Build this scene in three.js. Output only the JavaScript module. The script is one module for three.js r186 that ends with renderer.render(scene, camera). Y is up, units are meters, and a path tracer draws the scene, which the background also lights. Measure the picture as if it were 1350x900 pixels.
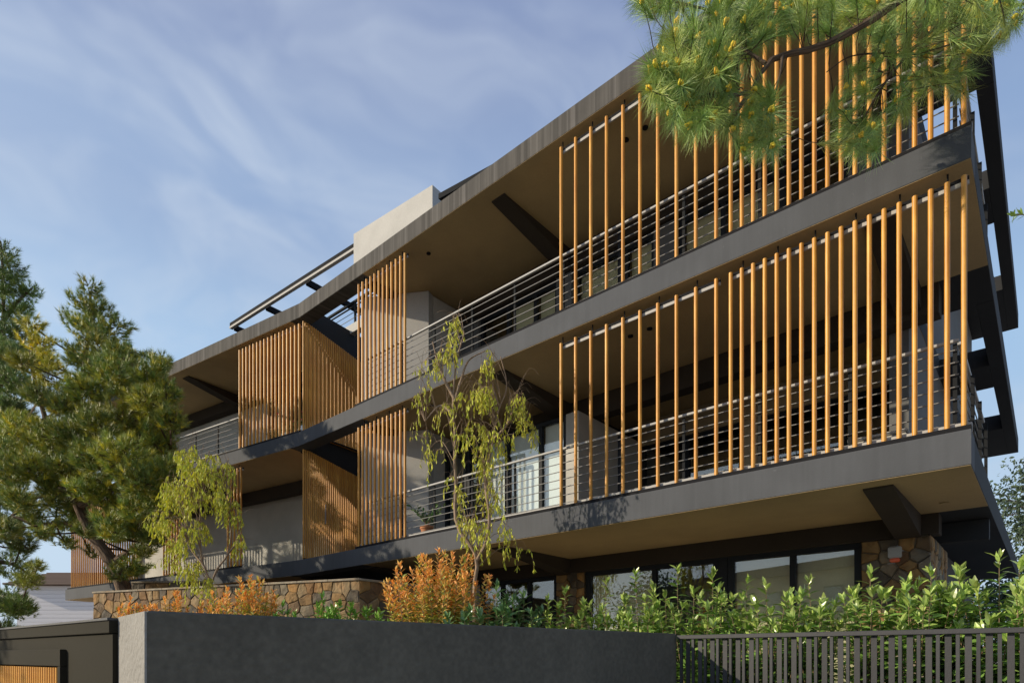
import * as THREE from 'three';
import { mergeGeometries } from 'three/addons/utils/BufferGeometryUtils.js';

// ---------------------------------------------------------------- camera, sky, sun, exposure
const F = 811, CX = 675, HY = 864, EYE = 1.6;            // focal length and horizon in photo pixels
const scene = new THREE.Scene();
const camera = new THREE.PerspectiveCamera(2 * Math.atan(450 / F) * 180 / Math.PI, 1.5, 0.1, 900);
camera.position.set(0, EYE, 0);
camera.setViewOffset(1350, 900, 0, -(HY - 450), 1350, 900);

const SUN = new THREE.Vector3(-1.336, 0.55, 0.159).normalize();
const sun = new THREE.DirectionalLight(new THREE.Color(1.0, 0.87, 0.66), 5.0);
sun.position.copy(SUN).multiplyScalar(70); sun.target.position.set(0, 4, -12);
sun.position.add(sun.target.position);
sun.castShadow = true; sun.shadow.mapSize.set(4096, 4096); sun.shadow.radius = 1.2;
Object.assign(sun.shadow.camera, { left: -35, right: 35, top: 30, bottom: -30, near: 1, far: 200 });
scene.add(sun, sun.target);

const renderer = new THREE.WebGLRenderer({ antialias: true });
renderer.toneMapping = THREE.LinearToneMapping;
renderer.toneMappingExposure = 1.1;
renderer.shadowMap.enabled = true;

// ---------------------------------------------------------------- random numbers and noise
function rng(seed) { let a = seed >>> 0; return () => { a = (a + 0x6D2B79F5) | 0; let t = Math.imul(a ^ (a >>> 15), 1 | a); t = (t + Math.imul(t ^ (t >>> 7), 61 | t)) ^ t; return ((t ^ (t >>> 14)) >>> 0) / 4294967296; }; }
const hash = (x, y, s) => { let h = Math.imul(x, 374761393) ^ Math.imul(y, 668265263) ^ Math.imul(s, 1442695041); h = Math.imul(h ^ (h >>> 13), 1274126177); return ((h ^ (h >>> 16)) >>> 0) / 4294967296; };
const sm = t => t * t * (3 - 2 * t), lerp = (a, b, t) => a + (b - a) * t, clamp = (x, a = 0, b = 1) => Math.min(b, Math.max(a, x));
function vnoise(x, y, s, px = 1 << 20, py = px) {          // value noise, periodic in px, py
  const ix = Math.floor(x), iy = Math.floor(y), fx = sm(x - ix), fy = sm(y - iy);
  const m = (a, p) => ((a % p) + p) % p, x0 = m(ix, px), x1 = m(ix + 1, px), y0 = m(iy, py), y1 = m(iy + 1, py);
  return lerp(lerp(hash(x0, y0, s), hash(x1, y0, s), fx), lerp(hash(x0, y1, s), hash(x1, y1, s), fx), fy);
}
function fbm(x, y, s, oct = 5, px = 1 << 20, py = px) { let v = 0, a = 0.5, n = 0; for (let o = 0; o < oct; o++) { v += a * vnoise(x, y, s + o * 17, px, py); n += a; a *= 0.5; x *= 2; y *= 2; px *= 2; py *= 2; } return v / n; }

// ---------------------------------------------------------------- sky: clear evening air with thin cirrus
{
  const W = 2048, H = 1024, data = new Float32Array(W * H * 4);
  const stops = [[-90, .18, .19, .20], [-2, .31, .35, .40], [0, .52, .62, .72], [8, .46, .60, .75], [22, .33, .50, .72], [34, .235, .35, .565], [46, .168, .24, .44], [60, .125, .185, .365], [90, .085, .14, .31]];
  for (let j = 0; j < H; j++) {
    const el = ((j + .5) / H - .5) * Math.PI, deg = el * 180 / Math.PI, ce = Math.cos(el), se = Math.sin(el);
    let k = 0; while (k < stops.length - 2 && deg > stops[k + 1][0]) k++;
    const t = sm(clamp((deg - stops[k][0]) / (stops[k + 1][0] - stops[k][0])));
    for (let i = 0; i < W; i++) {
      const az = ((i + .5) / W - .5) * 2 * Math.PI, dx = ce * Math.cos(az), dz = ce * Math.sin(az);
      let c = [1, 2, 3].map(q => lerp(stops[k][q], stops[k + 1][q], t));
      const cs = dx * SUN.x + se * SUN.y + dz * SUN.z, glow = Math.pow(clamp(cs), 6) * .30 + Math.pow(clamp(cs * .5 + .5), 3) * .10;
      c = [c[0] + glow * 1.0, c[1] + glow * .9, c[2] + glow * .72];
      if (se > 0.02) {                                      // cirrus on a plane high above
        const d = 1 / (se + .12), X = dx * d, Z = dz * d;
        const ca = Math.cos(.9), sa = Math.sin(.9), p = X * ca - Z * sa, q = X * sa + Z * ca;
        const wx = fbm(p * 1.3 + 17, q * 1.3 + 4, 11, 4) - .5, wy = fbm(p * 1.3 + 2, q * 1.3 + 9, 23, 4) - .5;
        const broad = fbm(p * 1.3 + wx * 1.8 + 9.35, q * 1.3 + wy * 1.8 + 1.2, 31, 4);
        const wisp = fbm(p * 3 + wx * 6 + 5, q * 6 + wy * 6 + 2, 47, 6);
        const fine = fbm(p * 14 + wx * 16, q * 26 + wy * 20, 71, 4);
        let a = sm(clamp((broad - .27) * 2.6)) * (.22 + .8 * sm(clamp((wisp - .30) * 2.2))) * (.55 + .9 * fine);
        a = clamp(a * .36 + .04 * wisp, 0, .5) * sm(clamp((deg - 3) / 14));
        const cl = [.52 + glow, .60 + glow, .72 + glow * .8];
        c = c.map((v, n) => lerp(v, cl[n], a));
      }
      const o = (j * W + i) * 4; data[o] = c[0]; data[o + 1] = c[1]; data[o + 2] = c[2]; data[o + 3] = 1;
    }
  }
  const t = new THREE.DataTexture(data, W, H, THREE.RGBAFormat, THREE.FloatType);
  t.mapping = THREE.EquirectangularReflectionMapping; t.magFilter = t.minFilter = THREE.LinearFilter; t.wrapS = THREE.RepeatWrapping; t.needsUpdate = true;
  scene.background = t; scene.environment = t;
}

// ---------------------------------------------------------------- textures and materials
function tex(size, fn, srgb = true, rx = 1, ry = 1) {
  const d = new Uint8Array(size * size * 4);
  for (let y = 0; y < size; y++) for (let x = 0; x < size; x++) {
    const v = fn(x / size, y / size), o = (y * size + x) * 4, a = Array.isArray(v) ? v : [v, v, v];
    for (let k = 0; k < 3; k++) d[o + k] = clamp(a[k]) * 255;
    d[o + 3] = 255;
  }
  const t = new THREE.DataTexture(d, size, size); t.wrapS = t.wrapT = THREE.RepeatWrapping; t.magFilter = THREE.LinearFilter; t.minFilter = THREE.LinearMipmapLinearFilter; t.generateMipmaps = true;
  if (srgb) t.colorSpace = THREE.SRGBColorSpace;
  t.repeat.set(rx, ry); t.needsUpdate = true; return t;
}
const blotch = tex(512, (u, v) => .80 + .16 * fbm(u * 4, v * 4, 3, 6, 4) + .06 * (vnoise(u * 256, v * 256, 9, 256) - .5) + .02, true, .4, .4);
const faint = tex(512, (u, v) => { const s = fbm(u * 40, v * 2, 65, 4, 40, 2), b = fbm(u * 5, v * 5, 68, 6, 5), sp = clamp((vnoise(u * 40, v * 40, 69, 40) - .965) * 30); return .80 + .08 * s + .12 * (b - .3) + .15 * sp; }, true, .45, .45);
const streakier = tex(512, (u, v) => { const s = fbm(u * 40, v * 1.0, 105, 4, 40, 1), b = fbm(u * 6, v * 6, 108, 5, 6), w = clamp((vnoise(u * 72, v, 117, 72, 1) - .72) * 4), k = clamp((vnoise(u * 50, v, 127, 50, 1) - .7) * 3); return [.52 + .36 * s + .16 * (b - .3) + .16 * w - .10 * k, .51 + .36 * s + .16 * (b - .3) + .16 * w - .10 * k, .50 + .36 * s + .15 * (b - .3) + .17 * w - .10 * k]; }, true, .4, .4);
const grit = tex(512, (u, v) => .5 + .5 * (vnoise(u * 128, v * 128, 13, 128) - .5) + .5 * (vnoise(u * 64, v * 64, 14, 64) - .5), false, 1.2, 1.2);
const coarse = tex(512, (u, v) => { const a = fbm(u * 40, v * 40, 21, 3, 40); return clamp((a - .25) * 1.6); }, false, 1, 1);
const roughcast = tex(512, (u, v) => { const b = fbm(u * 3, v * 3, 91, 6, 3), c = fbm(u * 60, v * 60, 92, 3, 60), d = clamp((fbm(u * 9, v * 2, 93, 5, 9, 2) - .5) * 3); return [.62 + .22 * b + .16 * (c - .4) + .05 * d, .62 + .22 * b + .16 * (c - .4) + .05 * d, .61 + .21 * b + .16 * (c - .4) + .05 * d]; }, true, .5, .5);
const woodMap = tex(256, (u, v) => { const g = fbm(u * 24, v * 2, 5, 4, 24, 2), k = fbm(u * 3, v * 8, 6, 4, 3, 8); return [.70 + .28 * g + .16 * (k - .5), .62 + .34 * g + .24 * (k - .5), .52 + .42 * g + .26 * (k - .5)]; }, true, 1, 2);
const rockMap = tex(512, (u, v) => { const a = fbm(u * 5, v * 5, 41, 6, 5), b = fbm(u * 16, v * 16, 42, 4, 16), c = clamp((fbm(u * 7, v * 7, 43, 5, 7) - .5) * 4); return [.55 + .5 * a + .12 * (b - .5) + .06 * c, .55 + .46 * a + .12 * (b - .5), .53 + .42 * a + .12 * (b - .5) - .05 * c]; }, true, .9, .9);
const rockBump = tex(256, (u, v) => fbm(u * 8, v * 8, 44, 6, 8), false, 1.3, 1.3);
const barkMap = tex(256, (u, v) => { const a = fbm(u * 8, v * 3, 51, 5, 8, 3), c = clamp((fbm(u * 14, v * 5, 52, 4, 14, 5) - .42) * 4); return [.45 + .45 * a + .18 * c, .42 + .42 * a + .16 * c, .38 + .42 * a + .15 * c]; }, true, 1, 1);
const barkBump = tex(256, (u, v) => fbm(u * 12, v * 4, 53, 5, 12, 4), false, 1, 1);

const C = (r, g, b) => new THREE.Color().setRGB(r, g, b);
function std(c, rough = .7, o = {}) { return new THREE.MeshStandardMaterial({ color: C(...c), roughness: rough, side: THREE.DoubleSide, ...o }); }
const dull = (c, rough, sp = .25, o = {}) => new THREE.MeshPhysicalMaterial({ color: C(...c), roughness: rough, specularIntensity: sp, side: THREE.DoubleSide, ...o });
const M = {
  roofFascia: std([.112, .106, .102], .9, { map: streakier, bumpMap: grit, bumpScale: .0012 }),
  fascia: std([.088, .093, .106], .9, { map: faint, bumpMap: grit, bumpScale: .0012 }),
  beam: dull([.055, .043, .033], .85, .4, { map: blotch, bumpMap: grit, bumpScale: .001 }),
  shadedCharcoal: dull([.034, .035, .038], .8, .4, { map: blotch }),  // same charcoal paint as the fascia, with its shade put into the colour
  soffit: std([.47, .335, .165], .85, { map: blotch, bumpMap: grit, bumpScale: .0008 }),
  tanWall: std([.42, .33, .21], .85, { map: blotch, bumpMap: grit, bumpScale: .001 }),
  stucco: std([.52, .50, .46], .9, { map: blotch, bumpMap: grit, bumpScale: .0015 }),
  white: std([.52, .505, .48], .85, { map: blotch, bumpMap: grit, bumpScale: .001 }),
  greyWall: std([.13, .128, .125], .85, { map: blotch }),
  black: dull([.012, .012, .014], .85),
  frame: dull([.016, .018, .022], .7, .5),
  rail: std([.32, .315, .31], .65),
  wire: std([.19, .187, .185], .65),
  post: dull([.016, .017, .019], .85),
  kerb: std([.36, .345, .33], .8),
  slat: [[.80, .425, .075], [.74, .375, .058], [.84, .465, .098], [.77, .40, .066], [.82, .445, .080]].map(c => new THREE.MeshPhysicalMaterial({ color: C(...c), roughness: .42, specularIntensity: .8, map: woodMap, side: THREE.DoubleSide })),
  glass: new THREE.MeshPhysicalMaterial({ color: C(.93, .96, .95), roughness: .01, transmission: 1, thickness: 0, ior: 1.9, specularIntensity: 1, side: THREE.DoubleSide }),
  curtain: std([.80, .79, .78], .95),
  blind: std([.80, .70, .46], .9, { map: blotch }),
  room: std([.24, .21, .17], .9),
  wallShaded: std([.168, .155, .128], .95, { map: roughcast, bumpMap: coarse, bumpScale: .003 }),  // front of the garden wall: its shade is put into this darker colour
  render: std([.29, .278, .258], .95, { map: blotch, bumpMap: coarse, bumpScale: .006 }),  // paler copy for the wall end: the sun on it is put into the colour
  gate: new THREE.MeshPhysicalMaterial({ color: C(.026, .023, .015), roughness: .9, specularIntensity: .35, map: blotch, side: THREE.DoubleSide }),
  fence: [[.040, .040, .044], [.033, .033, .037], [.047, .047, .051]].map(c => std(c, .6, { map: blotch, bumpMap: grit, bumpScale: .0006 })),
  mortar: std([.24, .20, .145], .95, { map: blotch }),
  stone: [[.34, .215, .09], [.22, .14, .075], [.21, .185, .15], [.13, .11, .085], [.38, .28, .16], [.29, .18, .075], [.28, .24, .18], [.42, .26, .10]].map(c => std(c, .85, { map: rockMap, bumpMap: rockBump, bumpScale: .02 })),
  cap: std([.44, .40, .34], .9, { map: rockMap, bumpMap: rockBump, bumpScale: .01 }),
  soil: std([.11, .075, .045], 1, { map: rockMap }),
  added_bounce_patio: std([.72, .62, .46], .85, { map: blotch }),
  paving: std([.46, .42, .36], .9, { map: blotch }),
  bark: std([.23, .175, .13], .95, { map: barkMap, bumpMap: barkBump, bumpScale: .03 }),
  paleBark: std([.52, .44, .35], .9, { map: barkMap, bumpMap: barkBump, bumpScale: .006 }),
  twig: std([.22, .15, .09], .9),
  terracotta: std([.50, .20, .085], .8, { map: blotch }),
  siding: std([.62, .60, .62], .7),
  roofTile: std([.16, .11, .085], .85),
};
const leafMat = (rough, tr, o = {}) => new THREE.MeshPhysicalMaterial({ color: 0xffffff, roughness: rough, transmission: tr, thickness: 0, side: THREE.DoubleSide, ...o });
M.needle = leafMat(.5, .3); M.leaf = leafMat(.75, .34); M.glossLeaf = leafMat(.28, .36); M.petal = leafMat(.8, .2);

// ---------------------------------------------------------------- geometry helpers
const V = (x, y, z) => new THREE.Vector3(x, y, z);
function clean(g) { const n = g.index ? g.toNonIndexed() : g; for (const k of Object.keys(n.attributes)) if (!['position', 'normal', 'uv'].includes(k)) n.deleteAttribute(k); return n; }
function boxUV(g) {                                         // texture coordinates in metres, by the way each face points
  const p = g.attributes.position, n = g.attributes.normal, uv = new Float32Array(p.count * 2);
  for (let i = 0; i < p.count; i++) {
    const nx = Math.abs(n.getX(i)), ny = Math.abs(n.getY(i)), nz = Math.abs(n.getZ(i));
    if (ny > nx && ny > nz) { uv[2 * i] = p.getX(i); uv[2 * i + 1] = p.getZ(i); } else if (nx > nz) { uv[2 * i] = p.getZ(i) + 3.7; uv[2 * i + 1] = p.getY(i); } else { uv[2 * i] = p.getX(i); uv[2 * i + 1] = p.getY(i); }
  }
  g.setAttribute('uv', new THREE.BufferAttribute(uv, 2)); return g;
}
function fromTris(tris) { const g = new THREE.BufferGeometry(); g.setAttribute('position', new THREE.BufferAttribute(new Float32Array(tris.flat(2)), 3)); g.computeVertexNormals(); return boxUV(g); }
function prism(poly, y0, y1, ch = .006) {                   // plan polygon [[x, z] ...] between two heights, chamfered top and bottom
  const n = poly.length; let area = 0; for (let i = 0; i < n; i++) { const [a, b] = poly[i], [c, d] = poly[(i + 1) % n]; area += a * d - c * b; }
  const P = area > 0 ? poly.slice().reverse() : poly.slice();   // outward normals
  const inset = P.map((p, i) => { const a = P[(i + n - 1) % n], b = P[(i + 1) % n], e1 = [p[0] - a[0], p[1] - a[1]], e2 = [b[0] - p[0], b[1] - p[1]]; const l1 = Math.hypot(...e1), l2 = Math.hypot(...e2); const n1 = [e1[1] / l1, -e1[0] / l1], n2 = [e2[1] / l2, -e2[0] / l2]; const k = ch / Math.max(.3, 1 + n1[0] * n2[0] + n1[1] * n2[1]); return [p[0] + (n1[0] + n2[0]) * k, p[1] + (n1[1] + n2[1]) * k]; });
  const shape = inset.map(p => new THREE.Vector2(p[0], p[1])), faces = THREE.ShapeUtils.triangulateShape(shape, []), T = [];
  const at = (p, y) => [p[0], y, p[1]], quad = (a, b, c, d) => T.push([a, b, c], [a, c, d]);
  for (const [a, b, c] of faces) { T.push([at(inset[a], y1), at(inset[c], y1), at(inset[b], y1)].reverse()); T.push([at(inset[a], y0), at(inset[b], y0), at(inset[c], y0)].reverse()); }
  for (let i = 0; i < n; i++) { const j = (i + 1) % n; quad(at(P[i], y0 + ch), at(P[j], y0 + ch), at(P[j], y1 - ch), at(P[i], y1 - ch)); quad(at(P[i], y1 - ch), at(P[j], y1 - ch), at(inset[j], y1), at(inset[i], y1)); quad(at(inset[i], y0), at(inset[j], y0), at(P[j], y0 + ch), at(P[i], y0 + ch)); }
  return fromTris(T);
}
const rect = (x0, x1, z0, z1) => [[x0, z0], [x1, z0], [x1, z1], [x0, z1]];
const bx = (x0, x1, y0, y1, z0, z1, ch = .004) => prism(rect(Math.min(x0, x1), Math.max(x0, x1), Math.min(z0, z1), Math.max(z0, z1)), y0, y1, Math.min(ch, (y1 - y0) * .3));
function bar(a, b, r, seg = 6) { const d = b.clone().sub(a), g = new THREE.CylinderGeometry(r, r, d.length(), seg); g.applyQuaternion(new THREE.Quaternion().setFromUnitVectors(V(0, 1, 0), d.clone().normalize())); g.translate((a.x + b.x) / 2, (a.y + b.y) / 2, (a.z + b.z) / 2); return clean(g); }
function limb(points, r0, r1, seg = 7, n = 14, wob = 0, seed = 1) {   // tapered curved tube
  const c = new THREE.CatmullRomCurve3(points), fr = c.computeFrenetFrames(n), pos = [], uv = [], idx = [], R = rng(seed); const L = c.getLength();
  for (let i = 0; i <= n; i++) { const t = i / n, p = c.getPointAt(t), r = lerp(r0, r1, Math.pow(t, .85)) * (1 + wob * (R() - .5)); for (let j = 0; j <= seg; j++) { const a = j / seg * 2 * Math.PI, k = 1 + wob * .5 * Math.sin(3 * a + i); const q = p.clone().addScaledVector(fr.normals[i], Math.cos(a) * r * k).addScaledVector(fr.binormals[i], Math.sin(a) * r * k); pos.push(q.x, q.y, q.z); uv.push(j / seg * 2, t * L * 1.5); } }
  for (let i = 0; i < n; i++) for (let j = 0; j < seg; j++) { const a = i * (seg + 1) + j, b = a + seg + 1; idx.push(a, b, a + 1, b, b + 1, a + 1); }
  const g = new THREE.BufferGeometry(); g.setAttribute('position', new THREE.Float32BufferAttribute(pos, 3)); g.setAttribute('uv', new THREE.Float32BufferAttribute(uv, 2)); g.setIndex(idx); g.computeVertexNormals(); return g.toNonIndexed();
}
const merge = gs => gs.length === 1 ? clean(gs[0]) : mergeGeometries(gs.map(clean));

// ---------------------------------------------------------------- object helpers
const taken = {};
function numbered(n) { taken[n] = (taken[n] ?? -1) + 1; return taken[n] ? `${n}_${String(taken[n]).padStart(3, '0')}` : n; }
function tag(o, label, category, group, kind) { o.userData = { ...o.userData, label }; if (category) o.userData.category = category; if (group) o.userData.group = group; if (kind) o.userData.kind = kind; return o; }
function thing(name, label, category, pos = V(0, 0, 0), turn = 0, group) { const o = new THREE.Group(); o.name = numbered(name); o.position.copy(pos); o.rotation.y = turn; scene.add(o); return tag(o, label, category, group); }
function part(name, geos, mat, parent, kind) { const m = new THREE.Mesh(merge(Array.isArray(geos) ? geos : [geos]), mat); m.name = name; parent.add(m); if (kind) m.userData.kind = kind; return m; }
function partW(name, geos, mat, parent, kind) { const g = merge(Array.isArray(geos) ? geos : [geos]); g.translate(-parent.position.x, -parent.position.y, -parent.position.z); return part(name, g, mat, parent, kind); }   // geometry given in world coordinates
function structure(name, geos, mat) { const m = new THREE.Mesh(merge(Array.isArray(geos) ? geos : [geos]), mat); m.name = name; m.userData = { kind: 'structure' }; scene.add(m); return m; }
function inst(name, geo, mat, list, parent) {               // list of {m: Matrix4, c: Color}
  const o = new THREE.InstancedMesh(geo, mat, list.length); o.name = name; o.userData.kind = 'stuff';
  const inv = V(-parent.position.x, -parent.position.y, -parent.position.z), T = new THREE.Matrix4().makeTranslation(inv.x, inv.y, inv.z), q = new THREE.Matrix4();
  list.forEach((e, i) => { o.setMatrixAt(i, q.multiplyMatrices(T, e.m)); o.setColorAt(i, e.c); }); parent.add(o); return o;
}
const pix = (x, y, Z) => V((x - CX) / F * Z, EYE + (HY - y) / F * Z, -Z);   // a photo direction at a depth taken from what the thing stands on
const UP = V(0, 1, 0);
function pose(p, dir, s, roll = 0, sx = 1) { const q = new THREE.Quaternion().setFromUnitVectors(UP, dir.clone().normalize()).multiply(new THREE.Quaternion().setFromAxisAngle(UP, roll)); return new THREE.Matrix4().compose(p, q, V(s * sx, s, s * sx)); }

// ---------------------------------------------------------------- the building's own frame
// u runs along the front from its right corner, w goes into the building; local x = -u, z = -w
const D1 = [-925 / 1230.2, 811 / 1230.2], TH = Math.atan2(-D1[1], -D1[0]), KU = 13.52, DL = 8.78 * Math.PI / 180;
const cL = Math.cos(DL), sL = Math.sin(DL);
const OX = 4.835, OZ = 6.47;
const R_ = (u, w) => [-u, -w], L_ = (u, w) => [-KU - u * cL - w * sL, u * sL - w * cL];
const RW = (u, w, y) => { const c = Math.cos(TH), s = Math.sin(TH), x = -u, z = -w; return V(OX + x * c + z * s, y, -OZ - x * s + z * c); };
const LW = (u, w, y) => { const [x, z] = L_(u, w); return RW(-x, -z, y); };
const toLocal = p => { const c = Math.cos(TH), s = Math.sin(TH), dx = p.x - OX, dz = p.z + OZ; return V(dx * c - dz * s, p.y, dx * s + dz * c); };
const quadR = (u0, u1, w0, w1) => [R_(u0, w0), R_(u1, w0), R_(u1, w1), R_(u0, w1)], quadL = (u0, u1, w0, w1) => [L_(u0, w0), L_(u1, w0), L_(u1, w1), L_(u0, w1)];
const RB = (u0, u1, w0, w1, y0, y1, ch = .006) => prism(quadR(u0, u1, w0, w1), y0, y1, Math.min(ch, (y1 - y0) * .3, Math.abs(w1 - w0) * .3, Math.abs(u1 - u0) * .3));
const LB = (u0, u1, w0, w1, y0, y1, ch = .006) => prism(quadL(u0, u1, w0, w1), y0, y1, Math.min(ch, (y1 - y0) * .3, Math.abs(w1 - w0) * .3, Math.abs(u1 - u0) * .3));
const LV = { one: { b: 3.61, t: 3.99 }, two: { b: 6.84, t: 7.19 }, roof: { b: 10.05, t: 10.41 } };
const LEN = 12.9, GROUND = .5;

// ---------------------------------------------------------------- ground
structure('ground', new THREE.PlaneGeometry(1200, 1200).rotateX(-Math.PI / 2), M.paving);
{
  const a = pix(190, 804.3, 3.355), b = pix(892, 835, 6.9), f0 = RW(-5, -1.55, 0), w = q => [q.x, q.z];
  structure('garden_bed', prism([w(RW(0.2, -1.6, 0)), w(RW(6.2, -1.6, 0)), [b.x - .3, b.z], [a.x - .5, a.z - .9], [-6, -6.5], [-14, -13], w(LW(12.9, 2, 0)), w(LW(0, 2, 0)), w(RW(11, 2.4, 0)), w(RW(-5, 2.4, 0)), w(f0)], .002, GROUND, .03), M.soil);
}

{ const w = q => [q.x, q.z]; structure('added_bounce_patio', prism([w(RW(-4, -.7, 0)), w(RW(10.5, -.7, 0)), w(RW(10.5, 2.44, 0)), w(RW(-4, 2.44, 0))], GROUND - .1, .9, .01), M.added_bounce_patio); }  // unseen pale floor, added to bounce sunlight up onto the soffit and blinds

// ---------------------------------------------------------------- apartment building
const B = thing('apartment_building', 'three-storey grey apartment building with timber-toned slat screens and long balconies', 'building', V(OX, 0, -OZ), TH);
{
  const mit = (w) => { const k = Math.tan(DL / 2) * w; return [-(KU + k), -w]; };
  for (const [k, { b, t }] of Object.entries(LV)) {
    // front edge beam bending where the two wings meet
    part('edge_beam', prism([R_(0, 0), [-KU, 0], L_(LEN, 0), L_(LEN, .38), mit(.38), R_(0, .38)], b, t, .008), k === 'roof' ? M.roofFascia : M.fascia, B);
    // slabs behind it
    if (k === 'one') part('floor_slab', prism([R_(0, .38), mit(.38), L_(LEN, .38), L_(LEN, 11), R_(16, 12.5), R_(0, 12.5)], b + .004, t - .02), M.shadedCharcoal, B);
    else {
      part('floor_slab', prism([R_(0, .38), R_(11.15, .38), R_(11.15, 3.0), [-KU, -3.0], L_(.32, 3.0), L_(.32, .38), L_(LEN, .38), L_(LEN, 11), R_(16, 12.5), R_(.95, 12.5), R_(.95, 3.45), R_(0, 3.45)], b + .004, t - .02), M.shadedCharcoal, B);
      part('side_beam', RB(0, .21, 3.45, 12.5, b, t), M.shadedCharcoal, B);
      part('cross_beam', RB(.21, .95, 6.0, 7.2, b, t - .01), M.shadedCharcoal, B);
      part('cross_beam', RB(.21, .95, 10.1, 12.5, b, t - .01), M.shadedCharcoal, B);
    }
    // plastered soffits
    part('soffit', RB(.004, 10.83, .003, 2.36, b - .005, b - .001, .001), M.soffit, B);
    part('soffit', LB(.33, LEN - .004, .003, 2.0, b - .005, b - .001, .001), M.soffit, B);
    if (k === 'two') part('soffit', RB(.95, 6.9, 2.66, 4.4, b - .005, b - .001, .001), M.soffit, B);
    // tapered cantilever beams and the beam along the wall
    const wedge = (fn, u0, u1, d0, d1, wEnd, up = 0) => { const y0 = b - .013 - d0, y1 = b - .013 - d1, top = b - .002 + up, T = [], q = (u, w, y) => { const [x, z] = fn(u, w); return [x, y, z]; }; const quad = (a, e, c, d) => T.push([a, e, c], [a, c, d]); const A = [q(u0, .30, y0), q(u1, .30, y0), q(u1, .30, top), q(u0, .30, top)], E = [q(u0, wEnd, y1), q(u1, wEnd, y1), q(u1, wEnd, top), q(u0, wEnd, top)]; quad(A[3], A[2], A[1], A[0]); quad(E[0], E[1], E[2], E[3]); quad(A[0], A[1], E[1], E[0]); quad(A[1], A[2], E[2], E[1]); quad(A[2], A[3], E[3], E[2]); quad(A[3], A[0], E[0], E[3]); return fromTris(T); };
    for (const u of [.757, 6.88, 10.832]) part('cantilever_beam', wedge(R_, u, u + .317, .015, .31, 2.36), M.beam, B);
    for (const u of [5.45, 11]) part('cantilever_beam', wedge(L_, u, u + .32, .015, .29, 2.0), M.beam, B);
    part('cantilever_beam', wedge(L_, .0, .315, .015, k === 'one' ? .3 : .56, 3.9, k === 'one' ? 0 : .42), M.shadedCharcoal, B);
    const drop = k === 'one' ? .28 : .40;
    part('wall_beam', RB(.55, 11.148, 2.362, 2.655, b - .015 - drop, b - .002), M.beam, B);
    part('wall_beam', LB(.33, LEN - .03, 2.003, 2.3, b - .015 - drop * .8, b - .002), M.beam, B);
  }
  part('cross_bracket', RB(.05, .75, 3.3, 3.5, LV.one.b - .30, LV.one.b - .002), M.shadedCharcoal, B);

  // ---- walls
  const wall = (g, m, n = 'wall') => part(n, g, m, B);
  for (const [y0, y1] of [[GROUND, LV.one.b], [LV.one.t - .021, LV.two.b], [LV.two.t - .021, LV.roof.b]]) {
    wall(RB(.95, 1.2, 4.45, 12.3, y0, y1 + .003), M.greyWall);
    wall(RB(1.2, 16, 12.05, 12.3, y0, y1 + .003), M.greyWall);
    wall(LB(LEN - .3, LEN - .05, 2.3, 10.9, y0, y1 + .003), M.stucco);
    wall(RB(11.2, 16, 4.3, 4.5, y0, y1 + .003), M.stucco);
  }
  wall(RB(9.62, 11.1, 2.6, 2.8, GROUND, LV.one.b), M.stucco);
  wall(LB(.0, LEN - .3, 2.305, 2.55, GROUND, LV.one.b), M.stucco);
  // left wing walls behind its balconies
  wall(LB(.32, LEN - .3, 2.505, 2.75, LV.one.t - .021, LV.two.b), M.stucco);
  wall(LB(.32, 1.6, 2.305, 2.55, LV.two.t - .021, LV.roof.b), M.stucco);
  wall(LB(4.4, LEN - .3, 2.305, 2.55, LV.two.t - .021, LV.roof.b), M.stucco);
  // splayed walls where the right wing ends
  for (const [l, m] of [[LV.one, LV.two], [LV.two, LV.roof]]) wall(prism([R_(11.6, .5), R_(10.2, 1.37), R_(10.27, 1.56), R_(11.66, .74)], l.t - .021, m.b - .014), M.white);
  // loggia on the first floor and the lit pier beside it
  wall(RB(1.2, 6.36, 4.2, 4.42, 6.28, LV.two.b - .013), M.tanWall);
  wall(RB(6.36, 6.66, 1.90, 4.42, LV.one.t - .021, LV.two.b - .42), M.stucco);
  wall(RB(.95, 1.2, 2.66, 4.44, LV.one.t - .021, LV.two.b - .013), M.greyWall);
  wall(RB(.95, 1.2, 2.66, 4.44, LV.two.t - .021, LV.roof.b - .013), M.greyWall);
  wall(RB(6.67, 10.26, 1.91, 2.07, 6.42, LV.two.b - .42), M.black, 'window_header');
  // top floor wall pieces
  for (const [u0, u1] of [[1.2, 1.7], [4.55, 5.0], [6.9, 7.3], [9.62, 10.26]]) wall(RB(u0, u1, 2.42, 2.64, LV.two.t - .021, LV.roof.b - .42), M.greyWall);
  // rooms behind the glass
  wall(RB(1.25, 10.9, 6.4, 6.5, LV.one.t, LV.two.b), M.room, 'room_wall');
  wall(RB(1.25, 10.9, 5.4, 5.5, LV.two.t, LV.roof.b), M.room, 'room_wall');
  wall(RB(1.25, 11.1, 5.4, 5.5, GROUND, LV.one.b), M.room, 'room_wall'); wall(RB(10.95, 11.1, 2.81, 5.39, GROUND, LV.one.b), M.room, 'room_wall');
  wall(RB(1.25, 10.9, 2.81, 5.39, .82, .9), M.room, 'room_floor');
  wall(RB(10.27, 10.42, 1.58, 4.3, LV.one.t, LV.two.b - .02), M.stucco); wall(RB(10.27, 10.42, 1.58, 4.3, LV.two.t, LV.roof.b - .02), M.stucco);

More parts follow.
